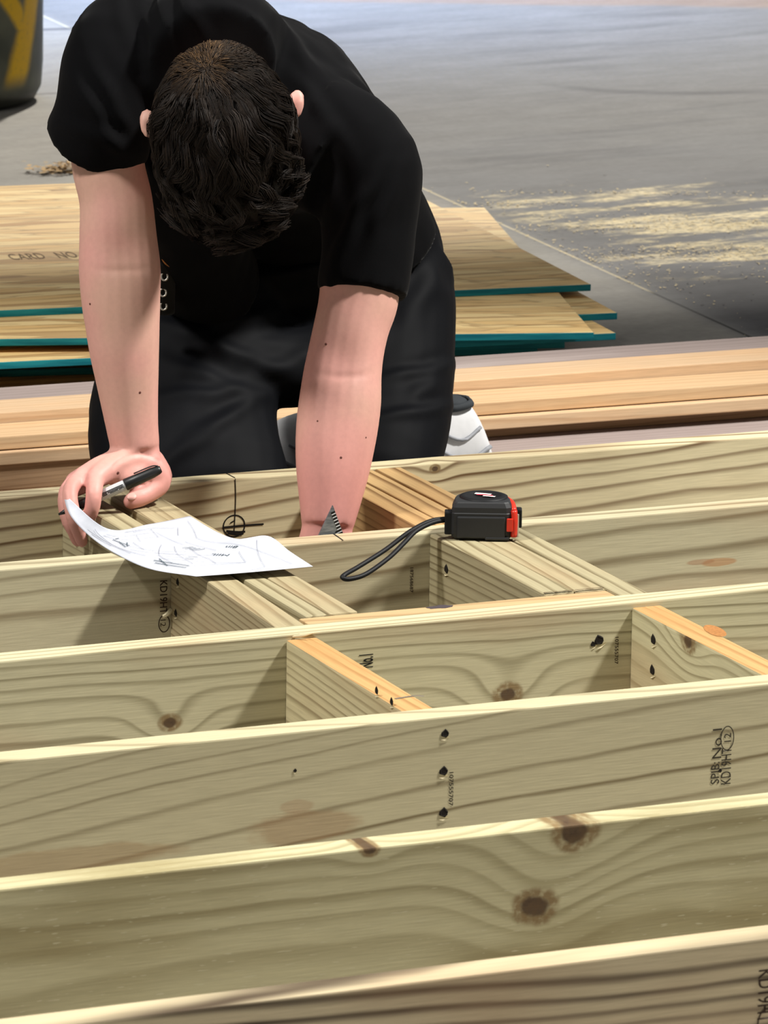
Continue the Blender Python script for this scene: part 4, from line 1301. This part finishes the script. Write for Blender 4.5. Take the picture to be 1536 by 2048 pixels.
# ---- sneakers
def shoe(loc, rz, tilt, lab):
    wht = plain('sneaker_white', (214, 214, 216), .55, grain=.06, gscale=60)
    gry = plain('sneaker_grey_trim', (150, 152, 158), .5)
    drk = plain('sneaker_lining', (52, 56, 60), .8)
    # local x: heel 0 -> toe .28, z up
    st_ = [(-.004, .030, .052, .020), (.012, .037, .062, .022), (.055, .038, .064, .024), (.11, .038, .058, .026), (.16, .042, .046, .024), (.21, .045, .036, .022), (.25, .040, .028, .020), (.278, .020, .020, .014)]
    V, F = [], []
    n = 20
    for x_, hw, hh, z0 in st_:
        for k in range(n):
            t = 2 * math.pi * k / n
            sx = hw * math.copysign(abs(math.cos(t)) ** .75, math.cos(t)); sz = hh * math.copysign(abs(math.sin(t)) ** .8, math.sin(t))
            V.append((x_, sx * (1 - .25 * max(sz, 0) / .06), z0 + hh + sz * 1.0 - .004))
    for j in range(len(st_) - 1):
        for k in range(n):
            F.append((j * n + k, j * n + (k + 1) % n, (j + 1) * n + (k + 1) % n, (j + 1) * n + k))
    F.append(tuple(range(n))[::-1]); F.append(tuple((len(st_) - 1) * n + k for k in range(n)))
    sh = lambda v: (v[0] + .36 * (v[2] - .03) * max(0.0, 1 - max(v[0], 0) / .13), v[1], v[2])
    V = [sh(v) for v in V]
    o = mesh_obj('shoe', V, F, wht, person, True)
    sb = o.modifiers.new('s', 'SUBSURF'); sb.levels = 1; sb.render_levels = 2
    so = [(-.016, .034), (.0, .042), (.06, .044), (.13, .043), (.20, .050), (.26, .042), (.29, .016)]
    V, F = [], []
    for zz_, k_ in ((0, .94), (.004, 1.0), (.022, 1.0), (.028, .93)):
        ring = [(x_, hw * k_) for x_, hw in so] + [(x_, -hw * k_) for x_, hw in so[::-1]]
        V += [(x_, y_, zz_ + .006 * max(0, (x_ - .2) / .09)) for x_, y_ in ring]
    N = 14
    for j in range(3):
        for k in range(N):
            F.append((j * N + k, j * N + (k + 1) % N, (j + 1) * N + (k + 1) % N, (j + 1) * N + k))
    F.append(tuple(range(N))[::-1]); F.append(tuple(3 * N + k for k in range(N)))
    mesh_obj('sole', V, F, wht, o)
    V, F = tube([(.000, 0, .136), (.014, .024, .134), (.060, .026, .130), (.085, 0, .132), (.060, -.026, .130), (.014, -.024, .134), (.000, 0, .136)], [.0055] * 7, n=8, m=40)
    V, F = join([(V, F), ellipsoid((.042, 0, .133), ((1, 0, 0), (0, 1, 0), (0, 0, 1)), (.040, .026, .012), 18, 8)])
    mesh_obj('collar', [sh(v) for v in V], F, drk, o, True)
    for s in (-1, 1):
        V, F = join([tube([(.004, s * .036, .070), (.060, s * .0405, .055), (.13, s * .040, .085), (.17, s * .036, .088)], [.003] * 4, n=6),
                     tube([(.012, s * .034, .100), (.060, s * .0395, .085), (.110, s * .038, .105)], [.0026] * 3, n=6),
                     tube([(.0, s * .033, .046), (.08, s * .043, .040), (.16, s * .045, .050)], [.003] * 3, n=6)])
        mesh_obj('overlay', [sh(v) for v in V], F, gry, o, True)
    o.location = loc; o.rotation_euler = (tilt, 0, rz)
    o['label'] = lab
    return o


hl = at(978, 890, y=1.335)
shoe((hl[0], 1.338, .0), D(188), 0.0, 'white sneaker on the left foot, heel toward the right')
shoe((.420, 1.275, .0), D(170), 0.0, 'white sneaker on the right foot, seen between the knees')


# ---- hair: a dark cap with combed, wavy strands over it
def hair():
    m = Mat('dark_brown_hair')
    x, y, z = m.coords()
    n = m.noise(m.vec(x * 40, y * 40, z * 40), 1.0, 3)
    g = m.nt.nodes.new('ShaderNodeAttribute'); g.attribute_name = 'tone'
    tone = S(m.nt, g.outputs['Fac'])
    c = m.mix(tone, lin(22, 18, 17), lin(128, 98, 66))
    m.color(m.scale(c, n.step(.2, .8, .7, 1.3, 'LINEAR'))).rough(.58)
    m.bsdf.inputs['Specular IOR Level'].default_value = .22
    AX = np.array([l_ax, f_ax, c_ax]); RD = np.array([.085, .113, .098])
    whorl = nrm(np.array([-.12, -.80, .58]))
    def surf(u, k=0.0):      # unit direction in head axes -> world
        return HC + ((u * (RD + k)) @ AX)
    V, F, tone_v = [], [], []
    nu, nv = 64, 40
    for j in range(nv + 1):
        for i in range(nu):
            th = 2 * math.pi * i / nu
            ph = math.pi * (.66 + .10 * max(0, -math.sin(th))) * j / nv
            u = np.array([math.sin(ph) * math.cos(th), math.sin(ph) * math.sin(th), math.cos(ph)])
            front = max(0, u[1])
            p = surf(u, -.004 + .020 * front * math.sin(ph) + .003 * mnoise.noise(Vector(u * 6)))
            V.append(p); tone_v.append(float(np.clip(0.15 * max(0, -u[1] - .75) / .25, 0, 1)))
    for j in range(nv):
        for i in range(nu):
            F.append((j * nu + i, j * nu + (i + 1) % nu, (j + 1) * nu + (i + 1) % nu, (j + 1) * nu + i))
    Vs = [np.array(V)]; k0 = len(V)
    NS, SEG, NC = 15000, 8, 420
    def pick():
        while True:
            u = nrm(rng.normal(size=3))
            if u[2] > -.30 + (.25 if u[1] > .55 else 0) - .2 * max(0, -u[1]): return u
    def path(u, L_, lift, wave, ph0):
        wv = np.array(mnoise.noise_vector(Vector(u * 3.2)))
        t = u - whorl * (u @ whorl); t = nrm(t + np.array([0, .45, 0]))
        p = u.copy(); out = []
        ds = L_ / (SEG - 1) / .095
        for k in range(SEG):
            a_ = k / (SEG - 1)
            h = lift * math.sin(min(1, a_ * 1.4) * math.pi * .6) + .0015
            out.append(surf(nrm(p), h - .003))
            tt = t + wv * wave * 1.3 * a_ + np.array([math.sin(ph0 + a_ * 6), .3 * math.cos(ph0 * 2 + a_ * 4), math.cos(ph0 + a_ * 6)]) * wave * .75
            tt = tt - p * (tt @ p)
            p = nrm(p + nrm(tt) * ds)
        return np.array(out)
    cu_ = np.array([pick() for _ in range(NC)])
    cpar = []
    for u in cu_:
        nape = np.clip((-u[1] - .50) / .30, 0, 1); side = np.clip((abs(u[0]) - .80) / .18, 0, 1)
        short = max(nape, .7 * side)
        L_ = (.066 - .050 * short) * random.uniform(.8, 1.2)
        lift = (.003 + .020 * (1 - short) * max(0, .45 + .55 * u[1])) * random.uniform(.15, 1.9)
        ph0 = random.uniform(-1, 1) + 5 * mnoise.noise(Vector(u * 2.5 + np.array([9, 0, 0])))
        cpar.append((L_, lift, ph0, nape, side, short, path(u, L_, lift, .9 * (1 - .7 * short), ph0)))
    sV = np.empty((NS, SEG, 3, 3)); st_tone = np.empty((NS, SEG, 3))
    for s in range(NS):
        u = pick()
        ci = int(np.argmax(cu_ @ u)); L_, lift, ph0, nape, side, short, cp = cpar[ci]
        own = path(u, L_ * random.uniform(.8, 1.1), lift * random.uniform(.5, 1.1), .9 * (1 - .7 * short), ph0)
        wgt = (np.linspace(0, 1, SEG) ** .8 * (.62 - .4 * short))[:, None]
        cen = own * (1 - wgt) + cp * wgt
        tn = .60 * float(np.clip((-u[1] - .74) / .2, 0, 1)) * (.25 + .75 * float(u[0] < .1)) * random.uniform(0, 1) ** 1.5 + .30 * side * max(0, -u[1] + .2) * random.uniform(.1, 1) + random.uniform(0, .07)
        tg = np.gradient(cen, axis=0)
        tg /= np.maximum(np.linalg.norm(tg, axis=1, keepdims=True), 1e-9)
        rad = (.00062 * np.linspace(1, .35, SEG))[:, None]
        a1 = np.cross(tg, np.array([.3, .2, .9])); a1 /= np.maximum(np.linalg.norm(a1, axis=1, keepdims=True), 1e-9)
        b1 = np.cross(tg, a1)
        for q in range(3):
            an = 2 * math.pi * q / 3
            sV[s, :, q] = cen + (a1 * math.cos(an) + b1 * math.sin(an)) * rad
        st_tone[s] = min(tn, 1)
    base = k0 + np.arange(NS * SEG * 3).reshape(NS, SEG, 3)
    A = base[:, :-1]; B = base[:, 1:]
    quads = np.stack([A, np.roll(A, -1, axis=2), np.roll(B, -1, axis=2), B], axis=-1).reshape(-1, 4)
    allV = np.vstack([np.array(V), sV.reshape(-1, 3)])
    allF = F + quads.tolist()
    o = mesh_obj('hair', allV, allF, m.mat, person, True)
    at_ = o.data.attributes.new('tone', 'FLOAT', 'POINT')
    at_.data.foreach_set('value', np.concatenate([np.array(tone_v), st_tone.ravel()]).astype(np.float32))
    o['label'] = 'short wavy dark brown hair, lighter at the nape'


hair()
